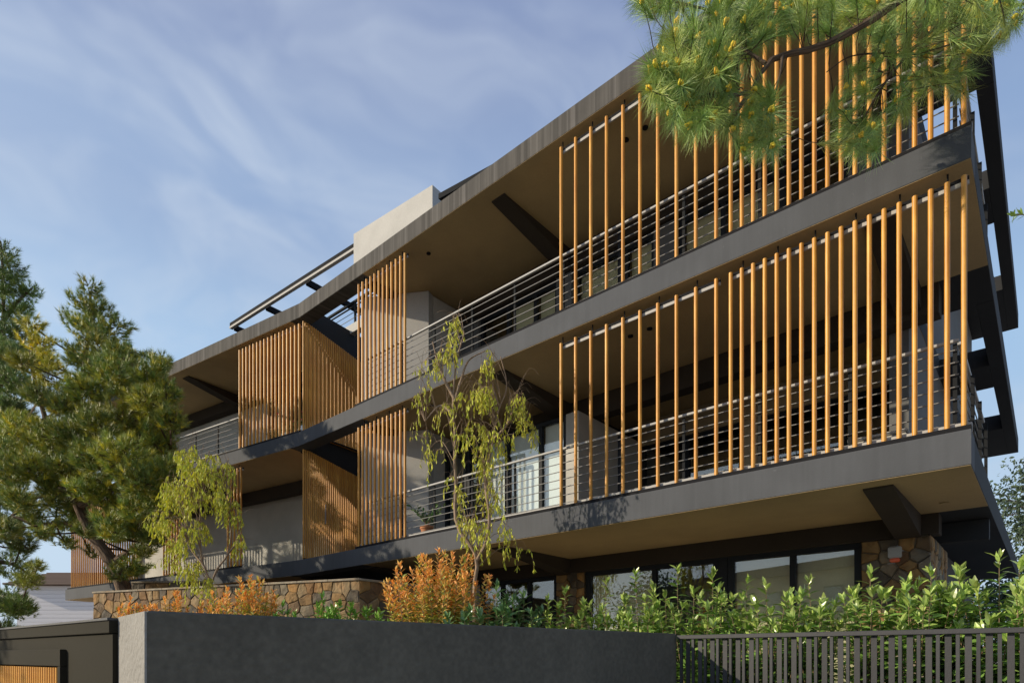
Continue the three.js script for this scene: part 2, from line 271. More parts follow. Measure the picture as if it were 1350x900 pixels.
  // ---- windows: frame > panes, mullions
  function win(fn, u0, u1, w, y0, y1, splits, fw = .07, blind) {
    const fr = part('window', [prism([fn(u0, w), fn(u1, w), fn(u1, w + .1), fn(u0, w + .1)], y1 - fw, y1, .004), prism([fn(u0, w), fn(u1, w), fn(u1, w + .1), fn(u0, w + .1)], y0, y0 + fw, .004), prism([fn(u0, w), fn(u0 + fw, w), fn(u0 + fw, w + .1), fn(u0, w + .1)], y0 + fw, y1 - fw, .004), prism([fn(u1 - fw, w), fn(u1, w), fn(u1, w + .1), fn(u1 - fw, w + .1)], y0 + fw, y1 - fw, .004)], M.frame, B);
    const xs = [u0 + fw, ...splits, u1 - fw];
    for (const s of splits) part('mullion', prism([fn(s - .045, w + .01), fn(s + .045, w + .01), fn(s + .045, w + .095), fn(s - .045, w + .095)], y0 + fw + .001, y1 - fw - .001, .004), M.frame, fr);
    for (let i = 0; i + 1 < xs.length; i++) { const a = xs[i] + (i ? .046 : .001), c = xs[i + 1] - (i + 2 < xs.length ? .046 : .001); part('pane', prism([fn(a, w + .05), fn(c, w + .05), fn(c, w + .056), fn(a, w + .056)], y0 + fw + .002, y1 - fw - .002, .001), M.glass, fr); if (blind && blind[i]) part('blind', blind[i] === 1 ? prism([fn(a, w + .16), fn(c, w + .16), fn(c, w + .165), fn(a, w + .165)], y0 + .03, y1 - .03, .001) : prism([fn(a + .01, w + .12), fn(c - .01, w + .12), fn(c - .01, w + .124), fn(a + .01, w + .124)], y0 + .05, y1 - .04, .001), blind[i] === 1 ? M.blind : M.curtain, fr); }
    return fr;
  }
  // ground floor: two pairs of sliding doors between the stone piers, one more past them
  win(R_, 1.53, 3.60, 2.46, .9, 3.33, [2.53], .10, [1, 1]);
  win(R_, 3.76, 6.56, 2.46, .9, 3.33, [5.02], .10, [0, 1]);
  wall(RB(3.605, 3.755, 2.45, 2.6, .9, 3.33), M.frame, 'post');
  win(R_, 7.30, 9.6, 2.46, .9, 3.33, [8.1, 8.9], .09);
  // first floor
  win(R_, 1.3, 3.7, 4.25, LV.one.t, 6.28, [2.2], .09); win(R_, 4.0, 6.3, 4.25, LV.one.t, 6.28, [5.2], .09);
  wall(RB(3.71, 3.99, 4.22, 4.4, LV.one.t, 6.28), M.tanWall); wall(RB(1.2, 1.29, 4.22, 4.4, LV.one.t, 6.28), M.tanWall);
  win(R_, 6.67, 9.50, 1.93, LV.one.t, 6.42, [7.35, 8.3, 9.0], .075, [2, 2, 2, 0]);
  win(R_, 9.52, 10.25, 1.93, LV.one.t, 6.42, [], .075);
  // top floor
  win(R_, 1.71, 4.54, 2.50, LV.two.t, LV.roof.b - .42, [2.7, 3.7], .09, [0, 1, 1]);
  win(R_, 5.01, 6.89, 2.50, LV.two.t, LV.roof.b - .42, [5.65], .08, [1, 1]);
  win(R_, 7.31, 9.61, 2.50, LV.two.t, LV.roof.b - .42, [7.95, 8.75], .08, [1, 1, 0]);
  win(L_, 1.61, 4.39, 2.33, LV.two.t, LV.roof.b - .36, [2.6, 3.5], .08, [1, 0, 1]);

  // ---- slat screens: rails > slats, hangers
  const slatGeo = {}; const rs = rng(77);
  function screen(fn, pts, yb, yt, soffitY, r = .0265, topAt) {      // pts: list of [u, w]
    const h = yt - yb, key = h.toFixed(3) + r; slatGeo[key] ??= (() => { const g = new THREE.CylinderGeometry(r, r, h, 14, 1); return g; })();
    const a = pts[0], b = pts[pts.length - 1], len = Math.hypot(b[0] - a[0], b[1] - a[1]), du = (b[0] - a[0]) / len, dw = (b[1] - a[1]) / len;
    const strip = (n0, n1, y0, y1, e = .04) => prism([fn(a[0] - du * e - dw * n0, a[1] - dw * e + du * n0), fn(b[0] + du * e - dw * n0, b[1] + dw * e + du * n0), fn(b[0] + du * e - dw * n1, b[1] + dw * e + du * n1), fn(a[0] - du * e - dw * n1, a[1] - dw * e + du * n1)], y0, y1, .002);
    const sgn = 1, track = part('slat_screen', [topAt ? strip(.034, .06, yb + .01, yb + .05) : strip(sgn * .034, sgn * .062, yt - .03, yt + .012)], M.black, B);
    if (topAt) { for (const [u, w] of pts) { const m = new THREE.Mesh(slatGeo[key], M.slat[Math.floor(rs() * 5)]), [x, z] = fn(u, w), k = (topAt(w) - yb) / h; m.name = 'slat'; m.scale.y = k; m.position.set(x, yb + h * k / 2, z); m.rotation.y = rs() * 6.28; track.add(m); } return track; }
    part('rail', strip(sgn * .034, sgn * .058, yt - .075, yt - .031), M.kerb, track);
    part('rail', strip(sgn * .034, sgn * .058, yb + .012, yb + .05), M.kerb, track);
    for (const [u, w] of pts) { const m = new THREE.Mesh(slatGeo[key], M.slat[Math.floor(rs() * 5)]); m.name = 'slat'; const [x, z] = fn(u, w); m.position.set(x, (yb + yt) / 2, z); m.rotation.y = rs() * 6.28; track.add(m); }
    for (let i = 1; i < pts.length; i += Math.max(1, Math.round(.44 / (len / (pts.length - 1))))) { const [x, z] = fn(pts[i][0] - dw * .048, pts[i][1] + du * .048); part('hanger', bar(V(x, yt + .012, z), V(x, soffitY - .008, z), .010, 6), M.black, track); }
    return track;
  }
  const line = (a, b, s) => { const n = Math.round(Math.hypot(b[0] - a[0], b[1] - a[1]) / s); return Array.from({ length: n + 1 }, (_, i) => [lerp(a[0], b[0], i / n), lerp(a[1], b[1], i / n)]); };
  for (const [l, m] of [[LV.one, LV.two], [LV.two, LV.roof]]) {
    const yb = l.t + .056, yt = m.b - .13;
    screen(R_, line([.066, .06], [2.59, .06], .1484), yb, yt, m.b);
    screen(R_, line([2.79, .06], [5.41, .06], .291), yb, yt, m.b);
    screen(R_, line([9.43, .06], [11.06, .06], .1484), yb, yt, m.b);
    // side screen closing the left wing beside the open bay
    const sd = screen(L_, line([-.045, .10], [-.045, 3.85], .064), l.t, m.b - .03, m.b, .0235, w => m.b - .05 - lerp(.015, .56, clamp((w - .3) / 3.6)));
    if (l === LV.one) part('handle', (() => { const [x, z] = L_(-.10, .75); return bar(V(x, 5.02, z), V(x, 5.52, z), .012, 8); })(), M.rail, sd);
  }
  screen(L_, line([.08, .07], [2.55, .07], .15), LV.two.t + .056, LV.roof.b - .11, LV.roof.b, .03);
  screen(L_, line([8.0, .07], [12.55, .07], .15), LV.one.t + .056, LV.two.b - .11, LV.two.b);
  screen(L_, line([5.5, .07], [6.4, .07], .15), LV.one.t + .056, LV.two.b - .11, LV.two.b);
  screen(L_, line([2.5, .07], [3.1, .07], .15), LV.one.t + .056, LV.two.b - .11, LV.two.b);

  // ---- balustrades: top rail > wires, posts; tracks and upstands on the slab edges
  function balustrade(fn, a, b, y, posts, wires = 7, h = 1.05) {
    const du = b[0] - a[0], dw = b[1] - a[1], len = Math.hypot(du, dw), nx = -dw / len * .022, nw = du / len * .022;
    const q = (t, k) => fn(a[0] + du * t + nx * k, a[1] + dw * t + nw * k);
    const rail = part('balustrade', prism([q(0, -1), q(1, -1), q(1, 1), q(0, 1)], y + h - .035, y + h, .006), M.rail, B);
    for (let i = 0; i < wires; i++) { const yy = y + .13 + i * (h - .22) / (wires - 1) * .97, [x0, z0] = q(0, 0), [x1, z1] = q(1, 0); part('wire', bar(V(x0, yy, z0), V(x1, yy, z1), .0075, 6), M.wire, rail); }
    for (let i = 0; i <= posts; i++) { const t = clamp(i / posts, .004, .996), [x, z] = fn(a[0] + du * t + nx * 1.6, a[1] + dw * t + nw * 1.6), p = part('post', bx(-.02, .02, y, y + h - .036, -.012, .012, .003), M.post, rail); p.position.set(x, 0, z); }
    return rail;
  }
  for (const l of [LV.one, LV.two]) {
    balustrade(R_, [.12, .17], [9.75, .17], l.t - .0, 9);
    balustrade(R_, [9.75, .17], [10.95, .17], l.t, 1);
    balustrade(R_, [.12, .25], [.12, 3.3], l.t - .0, 3);
    part('screen_track', RB(.0, 11.15, .022, .098, l.t + .001, l.t + .055, .004), M.black, B);
    part('upstand', RB(.0, 11.15, .10, .145, l.t + .001, l.t + .10, .004), M.kerb, B);
  }
  balustrade(L_, [2.62, .15], [12.7, .15], LV.two.t, 9, 6, .98);
  part('screen_track', LB(.02, 12.8, .022, .10, LV.two.t + .001, LV.two.t + .055, .004), M.black, B);
  part('screen_track', LB(2.5, 12.8, .022, .10, LV.one.t + .001, LV.one.t + .055, .004), M.black, B);

  // ---- downlights in the soffits
  for (const [u, w, y] of [[4.6, .75, LV.roof.b], [4.25, .75, LV.roof.b], [4.55, .8, LV.two.b], [4.2, .8, LV.two.b], [9.2, .5, LV.roof.b], [3.2, 3.4, LV.two.b], [2.7, 3.4, LV.two.b], [4.6, 3.4, LV.two.b], [5.1, 3.4, LV.two.b], [9.1, .5, LV.two.b]]) { const g = new THREE.CylinderGeometry(.045, .045, .02, 16); g.translate(-u, y - .014, -w); part('downlight', g, M.black, B); }
  // round mark of a flush fitting under the lowest balcony
  { const g = new THREE.CylinderGeometry(.05, .05, .008, 18); g.translate(-.42, LV.one.b - .014, -1.75); part('flush_fitting', g, M.soffit, B); }

  // ---- things built into the roof: white parapet and the guard along the open bay
  const wl = (x, y, Z) => toLocal(pix(x, y, Z));
  { const a = wl(570, 243, 12.9), b = wl(466, 308, 14.41), n = V(b.z - a.z, 0, -(b.x - a.x)).normalize().multiplyScalar(-.25); if (n.z > 0) n.negate(); part('parapet', prism([[a.x, a.z], [b.x, b.z], [b.x + n.x, b.z + n.z], [a.x + n.x, a.z + n.z]], LV.roof.t - .015, a.y, .008), M.white, B); }
  { const a = wl(420, 426, 17.95), b = wl(560, 336, 14.95), d = b.clone().sub(a), y = LV.roof.t; const P = t => [a.x + d.x * t, a.z + d.z * t], n = V(d.z, 0, -d.x).normalize().multiplyScalar(.03); const strip = (t0, t1, y0, y1, k = 1) => { const p = P(t0), q = P(t1); return prism([[p[0] - n.x * k, p[1] - n.z * k], [q[0] - n.x * k, q[1] - n.z * k], [q[0] + n.x * k, q[1] + n.z * k], [p[0] + n.x * k, p[1] + n.z * k]], y0, y1, .004); };
    const top = a.y, g = part('roof_guard', strip(0, 1, top - .06, top), M.post, B); part('rail', strip(0, 1, top - .16, top - .13, .6), M.post, g);
    for (let i = 1; i < 5; i++) part('wire', strip(0, 1, top - .16 - i * .15, top - .145 - i * .15, .3), M.wire, g);
    for (const t of [.09, .38, .68, .96]) part('post', strip(t, t + .012, y - .02, top - .06, .7), M.post, g);
    part('upstand', strip(0, 1, y - .02, y + .22, 3), M.white, B); }
  { const a = wl(580, 257, 12.35), b = wl(700, 190, 11.15), d = b.clone().sub(a).normalize(); d.y = 0; const e = a.clone().addScaledVector(d, 4.5), n = V(d.z, 0, -d.x).multiplyScalar(.05); const s = (y0, y1) => prism([[a.x - n.x, a.z - n.z], [e.x - n.x, e.z - n.z], [e.x + n.x, e.z + n.z], [a.x + n.x, a.z + n.z]], y0, y1, .004); const g = part('roof_rail', s(a.y - .11, a.y), M.post, B); for (const t of [.2, 2.2, 4.3]) { const p = a.clone().addScaledVector(d, t); part('post', bar(V(p.x, LV.roof.t - .02, p.z), V(p.x, a.y - .11, p.z), .025), M.post, g); } }

  // ---- stone-clad piers of the ground floor
  for (const [u0, u1, w1, y0] of [[.65, 1.52, 4.3, 2.0], [6.58, 7.28, 2.75, 2.0]]) {
    const core = part('stone_pier', RB(u0 + .03, u1 - .01, 2.42, w1, GROUND, 3.60 - .28), M.mortar, B);
    for (const s of rubble(u1 - u0, 3.31 - y0, .20, 31 + u0 * 10)) { const g = stoneGeo(s, .035); g.rotateY(0); g.translate(-u1, y0, -2.42); stoneMesh(g, core); }
    if (u0 < 1) for (const s of rubble(w1 - 2.42, 3.31 - y0, .24, 61)) { const g = stoneGeo(s, .03); g.rotateY(Math.PI / 2); g.translate(-u0 - .03, y0, -2.42); stoneMesh(g, core); }
  }
}
// ---------------------------------------------------------------- rubble masonry
function rubble(wd, ht, cell, seed) {                       // Voronoi cells of jittered seeds in a wd x ht rectangle, each shrunk by the joint
  const R = rng(Math.floor(seed * 97)), S = [], ny = Math.max(2, Math.round(ht / (cell * .78)));
  for (let j = 0; j < ny; j++) { const nx = Math.max(1, Math.round(wd / (cell * (.8 + .8 * R())))), off = R() * .5; for (let i = 0; i < nx; i++) S.push([(i + .5 + (off - .25) + (R() - .5) * .55) / nx * wd, (j + .5 + (R() - .5) * .5) / ny * ht]); }
  const out = [];
  for (const s of S) {
    let poly = [[0, 0], [wd, 0], [wd, ht], [0, ht]];
    for (const t of S) if (t !== s) {
      const d = [t[0] - s[0], (t[1] - s[1])], l = Math.hypot(...d); if (l > cell * 5) continue; const m = [(s[0] + t[0]) / 2 - d[0] / l * .0026, (s[1] + t[1]) / 2 - d[1] / l * .0026], side = p => (p[0] - m[0]) * d[0] + (p[1] - m[1]) * d[1], np = [];
      for (let i = 0; i < poly.length; i++) { const a = poly[i], b = poly[(i + 1) % poly.length], sa = side(a), sb = side(b); if (sa <= 0) np.push(a); if ((sa < 0 && sb > 0) || (sa > 0 && sb < 0)) { const k = sa / (sa - sb); np.push([lerp(a[0], b[0], k), lerp(a[1], b[1], k)]); } }
      poly = np; if (poly.length < 3) break;
    }
    if (poly.length >= 3) out.push({ poly, c: s, r: R });
  }
  return out;
}
function stoneGeo({ poly, c, r }, depth) {                  // rough face: outer ring, proud inner ring, uneven centre
  const d = depth * (.6 + .8 * r()), T = [], n = poly.length, cx = poly.reduce((a, p) => a + p[0], 0) / n, cy = poly.reduce((a, p) => a + p[1], 0) / n;
  const pts = []; for (let i = 0; i < n; i++) { const a = poly[i], b = poly[(i + 1) % n]; pts.push(a); if (Math.hypot(b[0] - a[0], b[1] - a[1]) > .12) pts.push([lerp(a[0], b[0], .5) + (r() - .5) * .012, lerp(a[1], b[1], .5) + (r() - .5) * .012]); }
  const ring = (k, z, j) => pts.map(p => { const l = Math.hypot(p[0] - cx, p[1] - cy) || 1, q = 1 - k / l; return [cx + (p[0] - cx) * q, cy + (p[1] - cy) * q, z + (r() - .5) * j]; });
  const A = ring(0, -.01, 0), Bq = ring(.004, d * .6, .004), Cq = ring(.022, d, depth * .5), m = [cx, cy, d + (r() - .3) * depth * .6], k = pts.length;
  for (let i = 0; i < k; i++) { const j = (i + 1) % k; T.push([A[i], A[j], Bq[j]], [A[i], Bq[j], Bq[i]], [Bq[i], Bq[j], Cq[j]], [Bq[i], Cq[j], Cq[i]], [Cq[i], Cq[j], m]); }
  return fromTris(T);
}
function stoneMesh(g, parent) { stoneMesh.r ??= rng(5); const m = new THREE.Mesh(g, M.stone[Math.floor(stoneMesh.r() * M.stone.length)]); m.name = 'stone'; parent.add(m); return m; }

// low stone terrace wall in front of the left wing
function stoneWall(name, label, a, b, y0, y1, thick, vis0, cell, seed, opt = {}) {   // a is the right-hand front corner, b the left-hand one (world x, z)
  const len = Math.hypot(b.x - a.x, b.z - a.z), turn = Math.atan2(-(a.z - b.z), a.x - b.x), t = thing(name, label, 'stone wall', V(b.x, 0, b.z), turn);
  const core = part('core', bx(.01, len - .01, y0, y1 - .04, -thick + .01, -.012), M.mortar, t);
  for (const s of rubble(len, y1 - .04 - vis0, cell, seed)) { const g = stoneGeo(s, .020); g.translate(0, vis0, -.012); stoneMesh(g, core); }
  if (opt.left) for (const s of rubble(thick, y1 - .04 - vis0, cell * .9, seed + 3)) { const g = stoneGeo(s, .04); g.rotateY(-Math.PI / 2); g.translate(.01, vis0, -thick); stoneMesh(g, core); }
  if (opt.right) for (const s of rubble(thick, y1 - .04 - vis0, cell, seed + 5)) { const g = stoneGeo(s, .04); g.rotateY(Math.PI / 2); g.translate(len - .01, vis0, 0); stoneMesh(g, core); }
  const n = Math.max(2, Math.round(len / .7)); for (let i = 0; i < n; i++) part('coping_stone', bx(-.02 + i * (len + .04) / n + .004, -.02 + (i + 1) * (len + .04) / n - .004, y1 - .045, y1, -thick - .02, .03, .008), M.cap, t);
  return t;
}
{
  const a = V(-2.86, 0, -11.5), b = V(-9.5, 0, -13.96), d2 = V(.659, 0, -.752), e = a.clone().addScaledVector(d2, 2.6);
  stoneWall('terrace_wall', 'long low rubble stone wall behind the weeping tree and orange shrubs', a, b, GROUND, 3.05, .42, 2.0, .25, 11, { left: true });
  stoneWall('return_wall', 'short rubble stone wall turning in under the dark first-floor slab', e, a, GROUND, 3.045, .38, 2.0, .25, 17);
  stoneWall('upper_stone_wall', 'upper stretch of rubble stone wall at the foot of the leaning pine', pix(262, 770, 15.6).setY(0), pix(174, 760, 15.8).setY(0), GROUND, 3.5, .4, 2.9, .3, 23, { left: true });
  const w = q => [q.x, q.z];
  structure('terrace_ground', prism([[a.x - .2, a.z - .35], [b.x + .4, b.z - .3], w(LW(12, 1.9, 0)), w(LW(.5, 1.9, 0)), w(RW(11, 1.9, 0)), [e.x - .5, e.z]], GROUND - .1, 2.85, .02), M.soil);
}

// ---------------------------------------------------------------- street front: rendered wall, gate, slat fence
{
  const a = pix(190, 804.3, 3.355), b = pix(892, 835, 6.9), dir = b.clone().sub(a).setY(0), len = dir.length(), turn = Math.atan2(-dir.z, dir.x), top = (a.y + b.y) / 2;
  const t = thing('boundary_wall', 'rendered garden wall with front toned darker as shade and rough end face paler as sunlit', 'wall', V(a.x, 0, a.z), turn);
  part('wall_body', prism([[.012, 0], [len, 0], [len, -.28], [.75, -.28], [.75, -.70], [.012, -.70]], 0, top, .012), M.wallShaded, t);
  part('lit_end_face', bx(0, .0115, .0, top - .004, -.699, -.001, .003), M.render, t);  // thin plate that carries the paler, sunlit tone of the wall end
  // gate to the left of it
  const g0 = pix(155, 817, 3.87), g1 = pix(-70, 836, 6.75), gd = g1.clone().sub(g0).setY(0), gl = gd.length(), gt = thing('driveway_gate', 'dark metal gate with an inset panel of golden slats beside the garden wall', 'gate', V(g0.x, 0, g0.z), Math.atan2(-gd.z, gd.x) + Math.PI);
  const gy = g0.y, X = s => -s;                              // local x runs back towards the wall
  part('gate_panel', bx(X(0), X(gl), 0, gy - .085, .03, -.02), M.gate, gt);
  part('top_rail', bx(X(0), X(gl), gy - .083, gy, -.05, .05), M.gate, gt);
  part('top_trim', bx(X(0), X(gl), gy - .005, gy + .012, -.055, .06, .003), M.fence[2], gt);
  const s0 = .83; part('leaf_frame', [bx(X(s0), X(gl), gy - .30, gy - .18, .031, .07), bx(X(s0), X(s0 + .05), .1, gy - .301, .031, .07)], M.gate, gt);
  const sg = new THREE.CylinderGeometry(.019, .019, 1.2, 12), r = rng(4); for (let s = s0 + .085; s < gl - .05; s += .052) { const m = new THREE.Mesh(sg, M.slat[Math.floor(r() * 5)]); m.name = 'slat'; m.position.set(X(s), gy - .31 - .6, .055); gt.add(m); }

  // slat fence to the right
  const f0 = b.clone(), h = EYE + (HY - 837.3) / F * 6.9, ang = Math.atan2(D1[1], -D1[0]), ft = thing('slat_fence', 'charcoal metal fence of upright slats in front of the laurel shrubs', 'fence', V(f0.x + .02, 0, f0.z + .02), TH);
  const FL = 4.6; part('top_rail', bx(.0, FL, h - .045, h, -.035, .04, .005), M.fence[0], ft); part('bottom_rail', bx(.0, FL, .25, .29, -.03, .03, .005), M.fence[0], ft);
  const wide = bx(-.024, .024, .292, h - .046, -.014, -.004, .003), thin = bx(-.0135, .0135, .292, h - .046, -.0005, .030, .004);
  const q = rng(8); for (let i = 0; i * .0695 < FL - .05; i++) { const m = new THREE.Mesh(i % 2 ? wide : thin, M.fence[Math.floor(q() * 3)]); m.name = 'slat'; m.position.set(.04 + i * .0695, 0, 0); ft.add(m); }
}

// ---------------------------------------------------------------- rooftop pergola, alarm box, pots, neighbour's house
{
  const a = pix(305, 431, 18.73), b = pix(476, 324, 14.98), base = V(a.x, 0, a.z), t = thing('rooftop_pergola', 'slender steel pergola frame on the roof left of the white parapet', 'pergola', base);
  const d = b.clone().sub(a).setY(0).normalize(), n = V(d.z, 0, -d.x); if (n.z > 0) n.negate();
  const beam = (p, q, y0, y1, hw) => { const k = q.clone().sub(p).setY(0).normalize(), m = V(-k.z, 0, k.x).multiplyScalar(hw); return prism([[p.x - m.x, p.z - m.z], [q.x - m.x, q.z - m.z], [q.x + m.x, q.z + m.z], [p.x + m.x, p.z + m.z]], y0, y1, .004); };
  const y = a.y, len = b.clone().sub(a).setY(0).length();
  partW('front_beam', beam(a, b, y - .01, y + .10, .06), M.black, t); partW('gutter', beam(a.clone().addScaledVector(n, -.02), b.clone().addScaledVector(n, -.02), y - .075, y - .011, .05), M.kerb, t);
  for (const s of [.06, len * .30, len * .62, len * .95]) { const p = a.clone().addScaledVector(d, s).addScaledVector(n, .06), e = p.clone().addScaledVector(n, 1.9); partW('cross_beam', beam(p, e, y - .09, y + .06, .05), M.black, t); partW('post', bar(V(e.x, LV.roof.t - .02, e.z), V(e.x, y - .09, e.z), .05, 8), M.black, t); }
  // alarm box on the stone pier
  const p = RW(1.08, 2.375, 2.97), al = thing('alarm_box', 'small white alarm siren with orange lens on the stone pier', 'alarm', p, TH);
  part('housing', bx(-.085, .085, .05, .22, -.03, .03, .02), M.white, al); part('lens', bx(-.062, .062, -.01, .05, -.025, .028, .015), std([.75, .10, .02], .3), al); part('back_plate', bx(-.10, .10, -.03, .24, -.045, -.031, .004), M.kerb, al);
  // terracotta pot on the first-floor balcony
  potted('terracotta_pot', 'terracotta pot with a leafy plant on the balcony by the splayed wall', RW(9.05, .33, LV.one.t), 1.15, false, 3);
  potted('flower_pot', 'pot of pink flowers behind the upper left slat screen', LW(.95, .55, LV.two.t), 1.25, true, 5);
  potted('flower_pot', 'pot of white flowers behind the upper left slat screen', LW(1.75, .5, LV.two.t), 1.05, 2, 7);
  const bn = thing('storage_bench', 'low pale storage bench behind the slats at the building corner', 'bench', RW(.95, .62, LV.one.t), TH);
  part('body', bx(-.30, .30, 0, .24, -.18, .18, .012), M.stucco, bn); part('lid', bx(-.32, .32, .242, .28, -.2, .2, .012), M.stucco, bn);
  // neighbour's house
  const hz = 36, h0 = pix(22, 772, hz), h1 = pix(128, 772, hz), ho = thing('neighbour_house', 'white clapboard house with a brown roof past the gate', 'house', V(h0.x, 0, h0.z));
  const W = h1.x - h0.x + 6; part('wall', bx(-.0, W, 0, h0.y, -8, -.05), M.siding, ho);
  for (let i = 0; i < 16; i++) { const y0 = h0.y - (i + 1) * .235, bd = bx(0, W, y0, y0 + .225, -.045, .02, .008); bd.rotateX(0); const m = part('board', bd, M.siding, ho); m.rotation.x = 0; m.position.z = (i % 2) * .004; }
  const rf = []; for (let i = 0; i < 9; i++) rf.push(bx(-.5, W + .3, h0.y + .02 + i * .13, h0.y + .13 + i * .13, -8 + 0, .45 - i * .42, .02)); part('roof', rf, M.roofTile, ho);
  part('window', bx(1.15, 3.6, 1.9, 2.85, .022, .05), M.frame, ho);
}
{
  const t = thing('opposite_house', 'beige rendered house across the street, mirrored in the sliding windows', 'house', V(-25, 0, 9), -.35), wallM = std([.66, .54, .34], .9, { map: blotch });
  part('wall', bx(-9, 9, 0, 6.4, -5, 5), wallM, t); part('roof', [bx(-9.5, 9.5, 6.401, 6.7, -5.5, 5.5), bx(-7, 7, 6.701, 7.3, -3.5, 3.5)], M.roofTile, t);
  for (const x of [-6, -2, 2, 6]) for (const y of [1, 4]) { const w = part('window', bx(x - .6, x + .6, y, y + 1.5, -5.06, -5.001), M.frame, t); part('pane', bx(x - .52, x + .52, y + .08, y + 1.42, -5.07, -5.062), M.glass, w); }
}
function leafGeo(len, wid, fold = .25, bend = .2) {          // one leaf along +y, folded on its midrib and bent over
  const n = 3, L = [], Rr = [], Md = []; for (let i = 0; i <= n; i++) { const t = i / n, w = wid * .5 * Math.pow(Math.sin(Math.PI * clamp(t * .93 + .04)), .8), z = bend * len * t * t; Md.push([0, t * len, z]); L.push([-w, t * len, z + w * fold]); Rr.push([w, t * len, z + w * fold]); }
  const T = []; for (let i = 0; i < n; i++) { T.push([L[i], Md[i], Md[i + 1]], [L[i], Md[i + 1], L[i + 1]], [Md[i], Rr[i], Rr[i + 1]], [Md[i], Rr[i + 1], Md[i + 1]]); }
  return fromTris(T);
}
function potted(name, label, p, s, flowers, seed) {
  const t = thing(name, label, 'plant pot', p), R = rng(seed), prof = [[0, 0], [.085, 0], [.115, .19], [.13, .19], [.13, .235], [.112, .235], [.105, .2], [0, .2]].map(q => new THREE.Vector2(q[0] * s, q[1] * s));
  part('pot', clean(new THREE.LatheGeometry(prof, 20)), M.terracotta, t); const list = [], fl = [], st = [];
  for (let i = 0; i < 16; i++) { const a = R() * 6.28, l = (.2 + .25 * R()) * s, top = V(Math.cos(a) * l * .75, .2 * s + l, Math.sin(a) * l * .75); st.push(limb([V(0, .19 * s, 0), V(top.x * .35, .2 * s + l * .6, top.z * .35), top], .005, .002, 4, 4)); for (let k = 0; k < 9; k++) { const tt = .3 + .7 * k / 8, q = V(top.x * tt, lerp(.19 * s, top.y, Math.pow(tt, .8)), top.z * tt), dr = V(R() - .5, R() * .7, R() - .5); list.push({ m: pose(q.add(p), dr, (.7 + .6 * R()) * s, R() * 6), c: C(.07 + .05 * R(), .15 + .08 * R(), .05) }); } if (flowers) for (let k = 0; k < 5; k++) fl.push({ m: pose(top.clone().add(p), V(R() - .5, .6, R() - .5), .9 * s, R() * 6), c: flowers === 2 ? C(.75, .73, .70) : C(.55, .07, .16) }); }
  part('stem', st, M.twig, t, 'stuff'); inst('foliage', leafGeo(.075, .034), M.leaf, list, t); if (fl.length) inst('flower', leafGeo(.05, .045), M.petal, fl, t);
}

// ---------------------------------------------------------------- pines
function tuft(n, len, wid, spread, seed, seg = 1, droop = 0, along = 0) {   // spray of needles round +y
  const R = rng(seed), T = [];
  for (let i = 0; i < n; i++) {
    const a = R() * 6.28, e = spread * Math.pow(R(), .6), d = V(Math.sin(e) * Math.cos(a), Math.cos(e), Math.sin(e) * Math.sin(a)), l = len * (.7 + .5 * R()), sd = V(-Math.sin(a + R()), (R() - .5) * .5, Math.cos(a + R())).normalize().multiplyScalar(wid / 2), o = V(0, along * (R() - .85), 0);
    const P = t => o.clone().addScaledVector(d, l * t).add(V(d.x * droop * l * t * t, 0, d.z * droop * l * t * t)), A = v => [v.x, v.y, v.z];
    for (let k = 0; k < seg; k++) { const t0 = k / seg, t1 = (k + 1) / seg, p = P(t0), q = P(t1), w0 = 1 - t0 * .6, w1 = k === seg - 1 ? 0 : 1 - t1 * .6; const a0 = A(p.clone().addScaledVector(sd, w0)), b0 = A(p.clone().addScaledVector(sd, -w0)), a1 = A(q.clone().addScaledVector(sd, w1)), b1 = A(q.clone().addScaledVector(sd, -w1)); T.push([a0, b0, a1]); if (w1) T.push([b0, b1, a1]); }
  }
  return fromTris(T);
}
function nearest(list, p) { let b = list[0], d = 1e9; for (const q of list) { const e = q.distanceToSquared(p); if (e < d) { d = e; b = q; } } return b; }
const samples = (pts, n = 20) => { const c = new THREE.CatmullRomCurve3(pts); return Array.from({ length: n + 1 }, (_, i) => c.getPointAt(i / n)); };

